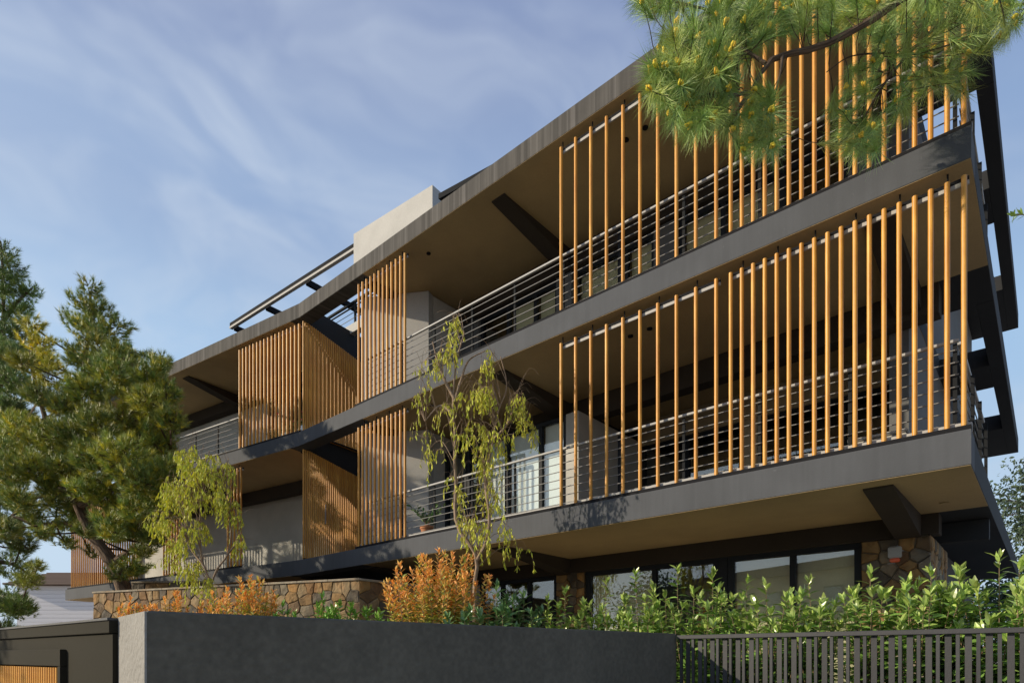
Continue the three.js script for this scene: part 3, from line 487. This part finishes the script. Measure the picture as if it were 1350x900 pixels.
function pine(name, label, Z, trunk, rTrunk, limbs, pads, dens, seed, yellow, deep = [0]) {
  const R = rng(seed), base = pix(trunk[0][0], trunk[0][1], Z), t = thing(name, label, 'pine tree', V(base.x, GROUND, base.z));
  const tp = trunk.map(([x, y, dz = 0]) => pix(x, y, Z + dz)); tp.unshift(V(base.x, GROUND, base.z));
  partW('trunk', limb(tp, rTrunk, rTrunk * .12, 10, 40, .14, seed), M.bark, t);
  let sk = samples(tp, 40).slice(8);
  for (const l of limbs) { const p = l.map(([x, y, dz = 0]) => pix(x, y, Z + dz)); partW('branch', limb(p, rTrunk * .38, rTrunk * .10, 7, 14, .12, seed + 1), M.bark, t); sk = sk.concat(samples(p, 16).slice(2)); }
  const twigs = [], list = [[], [], []], mpp = Z / F;
  for (const [x, y, r, dz = 0, sunYl = 0] of pads) {  // last pad value: sun on that clump, put into the needle colour as yellow
    const tone = .9 + .6 * R();
    for (const off of deep) { if (off && (y < 470 || R() < .3)) continue;
    const c = pix(x + (off ? (R() - .5) * 16 : 0), y + (off ? (R() - .5) * 14 : 0), Z + dz * 1.2 + off), rad = r * mpp * (off ? .74 : .92), s = nearest(sk, c); if (s.distanceTo(c) > .25) twigs.push(limb([s, s.clone().lerp(c, .5).add(V(0, -.12 * rad, 0)), c], .03, .012, 5, 6, .1));
    const n = Math.round(dens * r * r / 100);
    for (let i = 0; i < n; i++) {                            // each shoot: a short twig that turns upwards, needles along its end
      const a = R() * 6.28, e = Math.acos(2 * R() - 1), q = Math.pow(R(), .30), o = V(Math.sin(e) * Math.cos(a), Math.cos(e) * .72, Math.sin(e) * Math.sin(a) * 1.2).multiplyScalar(rad * q), p = c.clone().add(o), d = o.clone().normalize().multiplyScalar(.8).add(V((R() - .5) * .8, .55 + .5 * R(), (R() - .5) * .8)).normalize();
      const sh = 3; for (let k = 0; k < sh; k++) { const pp = p.clone().addScaledVector(d, k * .075 - .12).add(V((R() - .5) * .05, 0, (R() - .5) * .05)); const g = R(), ye = clamp(sunYl + yellow * R() * R() * 1.15); list[Math.floor(R() * 3)].push({ m: pose(pp, d.clone().add(V((R() - .5) * .5, (R() - .5) * .3, (R() - .5) * .5)), .8 + .5 * R(), R() * 6), c: C(lerp(.13, .66, ye) * tone * (.7 + .6 * g), lerp(.21, .54, ye) * tone * (.7 + .6 * g), lerp(.045, .035, ye) * tone * (.7 + .6 * g)) }); }
      if (R() < .35) twigs.push(bar(c.clone().add(o.clone().multiplyScalar(.3)), p, .008, 4));
    }
    }
  }
  partW('twigs', twigs, M.bark, t, 'stuff');
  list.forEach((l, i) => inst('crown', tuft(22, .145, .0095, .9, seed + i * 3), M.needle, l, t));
  return t;
}
pine('leaning_pine', 'pine with a leaning trunk and sunlit tufts in front of the left wing', 14.5,
  [[168, 800], [160, 770], [148, 742], [122, 706], [104, 668], [94, 620], [98, 560], [108, 500, .2], [116, 440, .2], [119, 385, .2]], .23,
  [[[94, 620], [70, 580, .3], [50, 520, .3], [40, 470, .2], [42, 430, .2]], [[98, 600], [140, 570, -.3], [185, 540, -.5], [210, 505, -.5]], [[104, 668], [150, 640, -.6], [195, 620, -.8], [225, 590, -.6]], [[100, 650], [60, 640, .2], [25, 620, .2], [-10, 600, 0]], [[148, 742], [185, 715, -.3], [215, 690, -.5]], [[122, 706], [90, 690, .4], [50, 690, .5], [15, 680, .5]], [[108, 500, .2], [150, 480, -.1], [170, 455, -.2]]],
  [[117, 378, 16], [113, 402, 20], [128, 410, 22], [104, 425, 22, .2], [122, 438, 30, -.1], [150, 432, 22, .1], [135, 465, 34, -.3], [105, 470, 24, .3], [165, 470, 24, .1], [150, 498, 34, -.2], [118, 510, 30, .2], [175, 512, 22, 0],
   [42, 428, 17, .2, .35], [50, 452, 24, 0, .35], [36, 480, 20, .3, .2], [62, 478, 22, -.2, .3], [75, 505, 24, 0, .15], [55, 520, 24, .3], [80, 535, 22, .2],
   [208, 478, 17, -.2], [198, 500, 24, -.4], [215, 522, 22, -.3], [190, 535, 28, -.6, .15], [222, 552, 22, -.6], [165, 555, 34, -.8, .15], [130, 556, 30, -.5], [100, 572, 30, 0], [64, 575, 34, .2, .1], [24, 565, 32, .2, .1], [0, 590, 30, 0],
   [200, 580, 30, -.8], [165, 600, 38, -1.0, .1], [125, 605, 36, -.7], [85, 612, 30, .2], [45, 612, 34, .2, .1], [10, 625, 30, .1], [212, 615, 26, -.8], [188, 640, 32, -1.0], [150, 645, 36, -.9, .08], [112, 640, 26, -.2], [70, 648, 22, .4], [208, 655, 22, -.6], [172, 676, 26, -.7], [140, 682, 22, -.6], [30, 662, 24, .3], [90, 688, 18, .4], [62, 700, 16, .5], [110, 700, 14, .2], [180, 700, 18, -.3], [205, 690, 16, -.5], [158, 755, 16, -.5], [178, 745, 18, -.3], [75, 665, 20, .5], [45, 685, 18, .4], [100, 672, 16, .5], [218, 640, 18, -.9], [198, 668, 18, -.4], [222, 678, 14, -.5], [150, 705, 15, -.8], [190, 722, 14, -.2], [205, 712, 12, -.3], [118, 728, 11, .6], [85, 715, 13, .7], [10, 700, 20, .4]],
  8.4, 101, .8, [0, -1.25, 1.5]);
pine('tall_pine', 'taller darker pine beside the gate, partly behind the leaning pine', 19,
  [[-10, 800], [-8, 700], [-4, 600], [0, 500], [4, 420], [2, 340], [0, 318]], .22,
  [[[-4, 600], [15, 560], [30, 520]], [[0, 500], [20, 470], [35, 440]], [[4, 420], [25, 395], [42, 380]], [[-8, 700], [15, 680], [35, 660]], [[-8, 740], [20, 745], [40, 760]]],
  [[2, 330, 18], [12, 352, 20], [-6, 365, 26], [22, 378, 22], [40, 384, 14], [8, 400, 28], [30, 410, 18], [-8, 430, 30], [20, 440, 26], [4, 470, 30], [30, 470, 20], [16, 505, 26], [-4, 540, 30], [24, 545, 22], [10, 580, 26], [0, 620, 30], [14, 660, 26], [4, 700, 30], [28, 715, 20], [12, 745, 28], [36, 765, 17, -1, .2], [6, 790, 28], [26, 805, 20], [2, 830, 22], [44, 745, 10, -1, .2]],
  13, 131, .22, [0, -.8, .9]);

// foreground pine: its trunk stands outside the picture to the right, the boughs hang into it
{
  const R = rng(909), t = thing('foreground_pine', 'pine with long drooping needles and yellow catkins hanging over the corner', 'pine tree', V(6.9, GROUND, -4.6));
  const tr = [V(6.9, GROUND, -4.6), V(6.85, 3, -4.65), V(6.6, 6, -4.7), V(6.5, 9, -4.8), V(6.5, 11.5, -4.8)];
  partW('trunk', limb(tr, .26, .06, 12, 30, .1, 3), M.bark, t);
  const Z = 5.2, P = (x, y, dz = 0) => pix(x, y, Z + dz * 1.7);
  const boughs = [
    [[V(6.6, 6.1, -4.7), P(1420, -60, -.4), P(1290, -45, -.2), P(1205, -12), P(1150, 26), P(1080, 62), P(1032, 73), P(1010, 84), P(997, 112), P(977, 138), P(962, 158)], .065, .016],
    [[V(6.58, 6.5, -4.7), P(1400, -130), P(1240, -70, .2), P(1110, -4, .3), P(1050, 16, .3), P(985, 26, .3), P(930, 12, .3), P(880, 0, .3)], .045, .009],
    [[V(6.6, 6.0, -4.7), P(1440, -30, .2), P(1330, -15, .4), P(1255, 20, .5), P(1195, 75, .5), P(1160, 120, .4), P(1135, 165, .4), P(1128, 190, .4)], .04, .006],
    [[V(6.6, 5.8, -4.7), P(1400, 0, .4), P(1310, 20, .5), P(1265, 60, .6), P(1245, 105, .6)], .035, .006],
    [[P(1032, 73), P(1028, 100, -.1), P(1018, 140, -.1), P(1010, 175, 0)], .014, .004],
    [[P(985, 122), P(950, 128, -.1), P(915, 120, -.15), P(885, 110, -.1)], .016, .005],
    [[P(1010, 84), P(970, 60, .1), P(930, 50, .1), P(890, 60, .1), P(868, 75, .1)], .016, .005],
    [[P(1195, 75, .5), P(1165, 70, .3), P(1120, 75, .3), P(1090, 95, .3)], .012, .004],
    [[P(1110, -4, .3), P(1060, 30, .5), P(1010, 45, .5)], .012, .004],
  ];
  let sk = []; boughs.forEach(([p, a, b], i) => { partW('bough', limb(p, a, b, 9, 36, .16, i + 40), M.bark, t); sk = sk.concat(samples(p, 44).slice(i < 4 ? 14 : 3)); });
  // pads: x, y, rx, ry, depth offset, shoots
  const pads = [[915, 60, 52, 36, 0, 42], [890, 105, 34, 38, -.1, 36], [940, 100, 40, 34, 0, 34], [960, 50, 50, 34, .3, 34], [905, 150, 26, 26, -.1, 15], [955, 160, 18, 16, -.1, 8], [1000, 24, 60, 24, .3, 36], [885, 5, 40, 12, .3, 14], [840, -6, 14, 8, .3, 4], [1005, 150, 22, 34, 0, 18], [1020, 185, 20, 18, 0, 8], [985, 190, 12, 12, 0, 3],
    [1070, 22, 44, 22, .3, 15], [1120, 25, 36, 30, .4, 13], [1165, 50, 36, 40, .5, 15], [1215, 40, 36, 42, .5, 16], [1265, 45, 30, 40, .6, 18], [1310, 30, 26, 28, .5, 15], [1330, 20, 14, 22, .4, 8], [1150, 105, 36, 26, .4, 10], [1112, 150, 18, 26, .4, 7], [1136, 186, 26, 22, .35, 20], [1215, 105, 26, 22, .5, 8], [1262, 100, 20, 30, .6, 11], [1190, 140, 20, 16, .5, 5], [1100, 5, 60, 16, .2, 20], [1200, 5, 60, 16, .3, 20], [1290, 0, 40, 14, .4, 14], [960, 0, 50, 12, .2, 16]];
  const list = [[], [], [], []], twigs = [], cat = [], old = [];
  for (const [x, y, rx, ry, dz, n] of pads) for (let i = 0; i < n; i++) {
    const a = R() * 6.28, q = Math.sqrt(R()), p = P(x + Math.cos(a) * rx * q, y + Math.sin(a) * ry * q, dz + (R() - .5) * .75), s = nearest(sk, p), o = p.clone().sub(s), L = o.length();
    const tipDir = o.clone().normalize().multiplyScalar(.9).add(V(-.25 + (R() - .5) * .8, .15 + (R() - .5) * .5, (R() - .5) * .8)).normalize(), mid = s.clone().lerp(p, .55).add(V(0, -.05 * L, 0));
    twigs.push(limb([s, s.clone().lerp(mid, .5).add(V((R() - .5) * .05, (R() - .5) * .05, (R() - .5) * .05)), mid, p, p.clone().addScaledVector(tipDir, .05)], .0045, .0028, 4, 8, .2));
    const ye = R() * R();
    const col = () => { const g = .75 + .5 * R(); return C(lerp(.25, .50, ye) * g, lerp(.40, .52, ye) * g, lerp(.10, .12, ye) * g); };
    const dd = tipDir.clone().add(V(0, -.45, 0)); list[Math.floor(R() * 4)].push({ m: pose(p, dd, .85 + .35 * R(), R() * 6), c: col() });
    list[Math.floor(R() * 4)].push({ m: pose(mid.clone().lerp(p, .5 + .3 * R()), dd.clone().add(V((R() - .5) * .6, -.2, (R() - .5) * .6)), .8 + .35 * R(), R() * 6), c: col() });
    if (R() < .55) { const c0 = p.clone().addScaledVector(tipDir, .03); for (let k = 0; k < 7; k++) { const u = V(R() - .5, R() * .9, R() - .5).multiplyScalar(.028); cat.push({ m: pose(c0.clone().add(u), tipDir.clone().add(V(R() - .5, R(), R() - .5)), .8 + .6 * R()), c: C(.62 + .16 * R(), .42 + .14 * R(), .04) }); } }
  }
  partW('twigs', twigs, M.bark, t, 'stuff');
  list.forEach((l, i) => inst('needles', tuft(58, .17, .0036, .95, 301 + i * 7, 3, .22, .13), M.needle, l, t));
  const cg = new THREE.SphereGeometry(.0098, 7, 5); cg.scale(1, 1.7, 1); inst('catkin', cg, std([1, 1, 1], .8), cat, t);
}

// ---------------------------------------------------------------- weeping trees
function weeping(name, label, Z, stems, arms, seed, o) {
  const R = rng(seed), b = pix(stems[0][0][0], stems[0][0][1], Z), t = thing(name, label, 'tree', V(b.x, GROUND, b.z));
  let sk = []; stems.forEach((s, i) => { const p = s.map(([x, y, dz = 0]) => pix(x, y, Z + dz)); if (!i) p.unshift(V(b.x + .05, GROUND, b.z)); const g = limb(p, i ? o.r * .62 : o.r, i ? o.r * .16 : o.r * .22, 8, 30, .15, seed + i); partW(i ? 'stem' : 'trunk', g, M.paleBark, t); sk = sk.concat(samples(p, 40).slice(6)); });
  const br = [], strands = [], leaves = [], mpp = Z / F; let ends = [];
  for (const [x, y, n, sx, sy, dz = 0, leafy = 1] of arms) for (let i = 0; i < n; i++) {   // an arm: rises from the stem, then its twigs hang
    const e = pix(x + (R() - .5) * 2 * sx, y + (R() - .5) * 2 * sy, Z + dz + (R() - .5) * o.deep), s = nearest(sk, e.clone().add(V(0, -.35, 0))), m = s.clone().lerp(e, .55).add(V((R() - .5) * .1, .12 + .12 * R(), (R() - .5) * .1));
    br.push(limb([s, m, e], .0075, .003, 5, 8, .25, seed + i)); for (let k = 0; k < o.bare; k++) { const f = m.clone().lerp(e, R()), g = f.clone().add(V((R() - .5) * .45, .05 + .30 * R(), (R() - .5) * .45)); br.push(limb([f, f.clone().lerp(g, .5).add(V((R() - .5) * .06, .04, 0)), g, g.clone().add(V((g.x - f.x) * .4, -.12 * R(), 0))], .0036, .0014, 4, 7, .2)); } ends.push([e, leafy]); if (R() < .8) ends.push([m.clone().lerp(e, .3 + .4 * R()), leafy]);
  }
  for (const [e, leafy] of ends) for (let k = 0; k < o.strands; k++) {
    const l = o.hang[0] + (o.hang[1] - o.hang[0]) * R() * R(), dx = (R() - .5) * .22, dz = (R() - .5) * .22, p1 = e.clone().add(V(dx * .8, -l * .2 + .03, dz * .8)), p2 = e.clone().add(V(dx * 1.2, -l * .62, dz * 1.2)), p3 = e.clone().add(V(dx * 1.3 + (R() - .5) * .05, -l, dz * 1.3)); const c = new THREE.CatmullRomCurve3([e, p1, p2, p3]);
    strands.push(limb([e, p1, p2, p3], .0026, .0013, 3, 6));
    const n = Math.round(l / o.gap * leafy); for (let i = 0; i < n; i++) { const q = c.getPoint(.12 + .88 * R()), d = V(R() - .5, -.9 - .6 * R(), R() - .5), g = .7 + .6 * R(), y = R(); leaves.push({ m: pose(q, d, .7 + .6 * R(), R() * 6.3), c: C(lerp(.50, .68, y) * g, lerp(.58, .63, y) * g, .05 * g) }); }
  }
  partW('branch', br, M.paleBark, t, 'stuff'); partW('twigs', strands, M.twig, t, 'stuff'); inst('foliage', leafGeo(o.leaf, o.leaf * .26, .3, .25), M.leaf, leaves, t);
}
weeping('weeping_tree', 'tall sparse weeping tree with pale forked stems in front of the first-floor balcony', 9.4,
  [[[626, 800], [626, 765], [629, 738], [620, 718], [606, 700], [600, 680], [601, 640], [599, 600], [600, 570], [597, 540], [599, 500], [603, 470], [612, 440]], [[629, 738], [642, 712, -.1], [645, 680, -.1], [640, 640, -.1], [644, 610], [650, 580], [656, 545], [668, 510], [660, 470]], [[599, 525], [588, 505], [578, 480], [570, 450]], [[597, 545], [580, 535, .1], [560, 555, .1]], [[650, 580], [668, 560, -.1], [680, 530, -.1]], [[599, 530], [608, 500], [618, 475], [640, 462]]],
  [[560, 490, 2, 8, 14, 0, .5], [590, 450, 2, 8, 10], [548, 560, 2, 6, 14, 0, .3], [700, 560, 2, 4, 12], [572, 455, 2, 10, 14], [604, 422, 3, 10, 12], [636, 470, 3, 14, 12], [600, 470, 2, 20, 20, 0, .5], [560, 520, 2, 8, 12, 0, .6], [575, 545, 3, 18, 15, 0, .5], [622, 515, 6, 18, 20], [650, 515, 6, 16, 14], [680, 525, 4, 10, 14], [612, 555, 6, 22, 24], [660, 560, 6, 22, 22], [688, 545, 3, 6, 10], [578, 585, 3, 16, 18, 0, .8], [625, 600, 5, 22, 18], [655, 600, 3, 14, 16], [605, 640, 3, 20, 14], [650, 660, 3, 14, 12], [620, 680, 3, 12, 10], [665, 700, 2, 10, 6, -.2], [690, 722, 1, 6, 4, -.2], [640, 700, 4, 16, 10], [630, 690, 4, 16, 12], [645, 650, 4, 14, 16]],
  211, { bare: 2, r: .046, deep: 1.0, strands: 3, hang: [.12, .58], gap: .026, leaf: .070 });
weeping('small_weeping_tree', 'dense yellow-green weeping tree standing in front of the stone wall', 10.6,
  [[[282, 815], [280, 790], [278, 770], [268, 745], [263, 710], [264, 670], [268, 635], [265, 605]], [[278, 770], [286, 750], [300, 730], [304, 690], [300, 650], [292, 615]], [[268, 745], [250, 720, .1], [243, 680, .1], [245, 640, .1], [243, 605, .1]], [[300, 730], [312, 715, -.1], [318, 700, -.1]]],
  [[245, 600, 6, 12, 10], [275, 600, 5, 14, 10], [262, 620, 9, 24, 14], [295, 620, 6, 16, 12], [235, 640, 7, 16, 14], [265, 650, 12, 26, 16], [300, 655, 7, 14, 14], [215, 655, 3, 8, 10], [222, 680, 5, 14, 12], [255, 690, 7, 20, 14], [312, 675, 2, 6, 6], [235, 720, 5, 16, 12], [315, 712, 2, 5, 6], [250, 750, 5, 14, 10], [230, 745, 3, 10, 8], [205, 690, 2, 6, 10], [270, 770, 3, 16, 8]],
  223, { bare: 1, r: .034, deep: 1.0, strands: 4, hang: [.12, .46], gap: .022, leaf: .072 });

// ---------------------------------------------------------------- shrubs
function shrub(name, label, cat, p, list, leaf, mat, R, group) {   // list of stems: {top, n, tip, base colour functions}
  const t = thing(name, label, cat, p, 0, group), st = [], L = [];
  for (const s of list) {
    const root = p.clone().add(V((R() - .5) * s.root, .0, (R() - .5) * s.root)), mid = root.clone().lerp(s.top, .5).add(V((R() - .5) * .08, .03, (R() - .5) * .08)), c = new THREE.CatmullRomCurve3([root, mid, s.top]); st.push(limb([root, mid, s.top], .008, .0035, 5, 8, .1));
    const len = c.getLength(), n = Math.round(len * (1 - s.from) / s.gap); let a = R() * 6.28;
    for (let i = 0; i < n; i++) { const f = s.from + (1 - s.from) * (i + .5) / n, q = c.getPoint(f), tg = c.getTangent(f), k = clamp((f - .72) / .28); a += 2.4 + (R() - .5) * .6; const side = V(Math.cos(a), 0, Math.sin(a)), d = tg.clone().multiplyScalar(lerp(s.lift ?? .12, 1.1, k * k * k) + .5 * R() * R()).add(side.multiplyScalar(1.0)).add(V(0, lerp(-.30, .15, k) * R(), 0)); L.push({ m: pose(q, d, s.size * lerp(1, .72, k * k) * (.75 + .45 * R()), 0, 1).multiply(new THREE.Matrix4().makeRotationY(Math.atan2(Math.cos(a), Math.sin(a)) + (R() - .5) * .9)), c: s.col(f, R) }); }
    for (let i = 0; i < 5; i++) { const b = R() * 6.28; L.push({ m: pose(s.top.clone().add(V(0, -.01 * i, 0)), V(Math.cos(b) * .45, 1, Math.sin(b) * .45), s.size * (.5 + .3 * R()), R() * 6), c: s.col(1, R) }); }
  }
  partW('stem', st, M.twig, t, 'stuff'); inst('foliage', leaf, mat, L, t); return t;
}
const laurelLeaf = leafGeo(.112, .042, -.30, .22), laurelWide = leafGeo(.115, .050, -.25, .30), photLeaf = leafGeo(.098, .034, -.4, .14);
{
  const R = rng(515), grp = 'laurel shrubs along the fence', lab = x => x < 775 ? 'laurel shrub before the narrow stone pier without an alarm box' : x < 932 ? 'laurel shrub before the sliding window farther from the alarm box' : x < 960 ? 'laurel shrub before the dark post between the two sliding windows' : x < 1130 ? 'laurel shrub before the sliding window nearer the alarm box' : x < 1180 ? 'laurel shrub straight below the alarm box on the stone pier' : x < 1240 ? 'laurel shrub before the outer corner of the alarm-box pier' : 'tall laurel shrub past the alarm-box pier at the building corner';
  const green = (f, r) => { const g = .55 + .8 * r(), y = f > .93 ? .4 + .5 * r() : r() * r() * .5; return C(lerp(.19, .50, y) * g, lerp(.36, .60, y) * g, lerp(.075, .16, y) * g); };
  // photo column, top row, depth in front of the glass, stems
  const row = [[770, 792, 3], [800, 762, 5], [822, 785, 3], [838, 752, 5], [868, 792, 4], [893, 745, 6], [915, 775, 5], [940, 752, 5], [985, 760, 7], [1010, 766, 5], [1040, 778, 6], [1066, 760, 6], [1085, 790, 4], [1148, 748, 7], [1168, 778, 4], [1196, 762, 4], [1228, 748, 5], [1265, 748, 8], [1290, 780, 5], [1318, 728, 7], [1345, 738, 7], [1385, 745, 6], [745, 775, 5], [722, 786, 4]];
  row.forEach(([x, y, n], i) => {
    const k = 9906 / 8.05, per = 7.0 + (i % 3) * .28, Z = k * per / (x + 250), p = pix(x, y, Z); const base = V(p.x, GROUND, p.z), stems = [];
    for (let j = 0; j < n + 8; j++) { const a = R() * 6.28, q = j ? .07 + .36 * Math.sqrt(R()) : 0; stems.push({ root: .22, top: V(p.x + Math.cos(a) * q, j ? lerp(1.70, p.y - .03, .10 + .68 * R()) : p.y - .05, p.z + Math.sin(a) * q), from: .34, gap: .029, size: 1.42, col: green }); }
    shrub('laurel_shrub', lab(x), 'shrub', base, stems, i % 2 ? laurelLeaf : laurelWide, M.glossLeaf, R, grp);
  });
  // shrubs above the dark wall
  const low = [[655, 770, 8.0, 6, 1.2], [690, 782, 8.2, 6, 1.1], [620, 800, 7.8, 5, 1]];
  low.forEach(([x, y, Z, n], i) => { const p = pix(x, y, Z), st = []; for (let j = 0; j < n + 5; j++) { const a = R() * 6.28, q = j ? .06 + .3 * R() : 0; st.push({ root: .25, top: V(p.x + Math.cos(a) * q, lerp(1.75, p.y - .04, j ? .2 + .7 * R() : 1), p.z + Math.sin(a) * q), from: .3, gap: .026, size: 1.55, col: (f, r) => { const g = .75 + .5 * r(); return C(.17 * g, .30 * g, .11 * g); } }); } shrub('evergreen_shrub', ['blue-green broadleaf shrub with a tall shoot right of the orange shrub', 'spreading blue-green broadleaf shrub between orange shrub and stone pier', 'small green shrub tucked under the orange shrub'][i], 'shrub', V(p.x, GROUND, p.z), st, laurelLeaf, M.glossLeaf, R); });
  const lowGreen = [[425, 782, 8.6, 5, 'bright green low shrub before the corner of the stone wall'], [462, 795, 8.6, 5, 'bright green low shrub left of the large orange shrub'], [372, 794, 9, 4, 'small bright green shrub beside the middle orange shrub'], [500, 803, 8.3, 3, 'tiny bright green shrub at the foot of the large orange shrub'], [440, 800, 8.4, 4, 'dwarf bright green shrub between two taller green ones']];
  for (const [x, y, Z, n, l] of lowGreen) { const p = pix(x, y, Z), st = []; for (let j = 0; j < n + 4; j++) { const a = R() * 6.28, q = j ? .05 + .22 * R() : 0; st.push({ root: .2, top: V(p.x + Math.cos(a) * q, lerp(1.9, p.y - .04, j ? .3 + .6 * R() : 1), p.z + Math.sin(a) * q), from: .45, gap: .024, size: 1.3, col: (f, r) => { const g = .8 + .4 * r(); return C(.26 * g, .46 * g, .08 * g); } }); } shrub('green_shrub', l, 'shrub', V(p.x, GROUND, p.z), st, laurelLeaf, M.glossLeaf, R); }
  // orange-leaved shrubs: new growth at the shoot tips is copper, older leaves below it green
  const ph = (x, y, Z, wpx, n, label) => {
    const p = pix(x, y, Z), w = wpx * Z / F / 2, st = [], base = V(p.x, GROUND, p.z);
    for (let j = 0; j < n; j++) { const a = R() * 6.28, q = Math.sqrt(R()), lo = 1.75, hgt = (p.y - lo) * (Math.sqrt(1 - .60 * q * q)) * (.55 + .47 * R()), top = V(p.x + Math.cos(a) * w * q * 1.05, lo + hgt, p.z + Math.sin(a) * w * q * .9), cop = .76 + .16 * R();
      st.push({ root: w * .7, top, from: .54, gap: .0215, lift: .45, size: 1.05, col: (f, r) => { const g = .75 + .5 * r(), o = f > cop + (r() - .5) * .35, k = r(); return o ? C(lerp(.86, .95, k) * g, lerp(.34, .66, k) * g, lerp(.075, .17, k) * g) : C(lerp(.34, .72, k) * g, lerp(.50, .60, k) * g, .10 * g); } }); }
    shrub('orange_shrub', label, 'shrub', base, st, photLeaf, M.leaf, R);
  };
  ph(580, 724, 8.5, 138, 118, 'large copper-orange leaved shrub at the foot of the tall weeping tree');
  ph(322, 758, 9.2, 88, 60, 'copper-orange leaved shrub right of the small weeping tree');
  ph(222, 776, 9.2, 46, 22, 'small orange leaved shrub left of the small weeping tree');
  ph(182, 782, 9.2, 54, 22, 'low orange leaved shrub over the pale wall end');
  ph(268, 790, 9.3, 42, 18, 'low orange leaved shrub under the small weeping tree');
}
// broadleaf trees beyond the right corner
{
  const R = rng(616), lg = leafGeo(.16, .085, .3, .2);
  const tree = (name, label, x, y, Z, rx, ry, n, sh = 1) => { const c = pix(x, y, Z), t = thing(name, label, 'tree', V(c.x, 0, c.z)), m = Z / F, L = [], br = [], tp = [V(c.x, 0, c.z), V(c.x - .1, c.y * .4, c.z), V(c.x + .1, c.y, c.z)]; partW('trunk', limb(tp, .2, .05, 8, 14, .1), M.bark, t); const sk = samples(tp, 20).slice(8);
    for (let i = 0; i < n / 45; i++) { const a = R() * 6.28, e = Math.acos(2 * R() - 1), q = Math.pow(R(), .4), p = c.clone().add(V(Math.sin(e) * Math.cos(a) * rx * m * q, Math.cos(e) * ry * m * q, Math.sin(e) * Math.sin(a) * rx * m * q)), s = nearest(sk, p); br.push(limb([s, s.clone().lerp(p, .5).add(V(0, .2, 0)), p], .03, .008, 4, 6)); for (let k = 0; k < 45; k++) { const o = V(R() - .5, (R() - .5) * .8, R() - .5).multiplyScalar(1.1), g = .6 + .7 * R(); L.push({ m: pose(p.clone().add(o), V(R() - .5, R() - .5, R() - .5), (.7 + .6 * R()) * sh, R() * 6), c: C(.055 * g, .095 * g, .04 * g) }); } }
    partW('branch', br, M.bark, t, 'stuff'); inst('crown', lg, M.leaf, L, t); };
  tree('broadleaf_tree', 'dark green broadleaf tree behind the right end of the building', 1385, 680, 26, 68, 85, 7000);
  tree('broadleaf_tree', 'lower broadleaf tree under the right end of the first-floor slab', 1345, 800, 20, 60, 60, 3500);
  tree('roadside_tree', 'roadside tree mirrored in the ground-floor sliding window', -1180, 560, 5.6, 260, 230, 5200, .8);
  // a young tree at the pavement whose twig reaches into view
  const Z = 3.6, b = pix(1440, 700, Z), t = thing('young_tree', 'sprig of bright young leaves beside the roof corner', 'tree', V(b.x, 0, b.z)), L = [];
  partW('trunk', limb([V(b.x, 0, b.z), pix(1445, 560, Z), pix(1432, 400, Z), pix(1440, 250, Z)], .022, .008, 7, 20, .1), M.paleBark, t);
  const tw = [pix(1438, 330, Z), pix(1400, 300, Z), pix(1365, 285, Z), pix(1345, 283, Z), pix(1334, 284, Z)]; partW('twig', limb(tw, .006, .002, 5, 12), M.twig, t);
  const c = new THREE.CatmullRomCurve3(tw); for (let i = 0; i < 34; i++) { const f = .3 + .7 * i / 33, q = c.getPoint(f), g = .8 + .4 * R(); L.push({ m: pose(q, V(-.5 + (R() - .5) * 1.2, (R() - .4) * 1.2, (R() - .5)), .6 + .5 * R(), R() * 6), c: C(.22 * g, .34 * g, .05 * g) }); }
  inst('foliage', leafGeo(.045, .016, .3, .2), M.leaf, L, t);
}

scene.traverse(o => { if (o.isMesh) { o.castShadow = true; o.receiveShadow = true; } });
renderer.render(scene, camera);
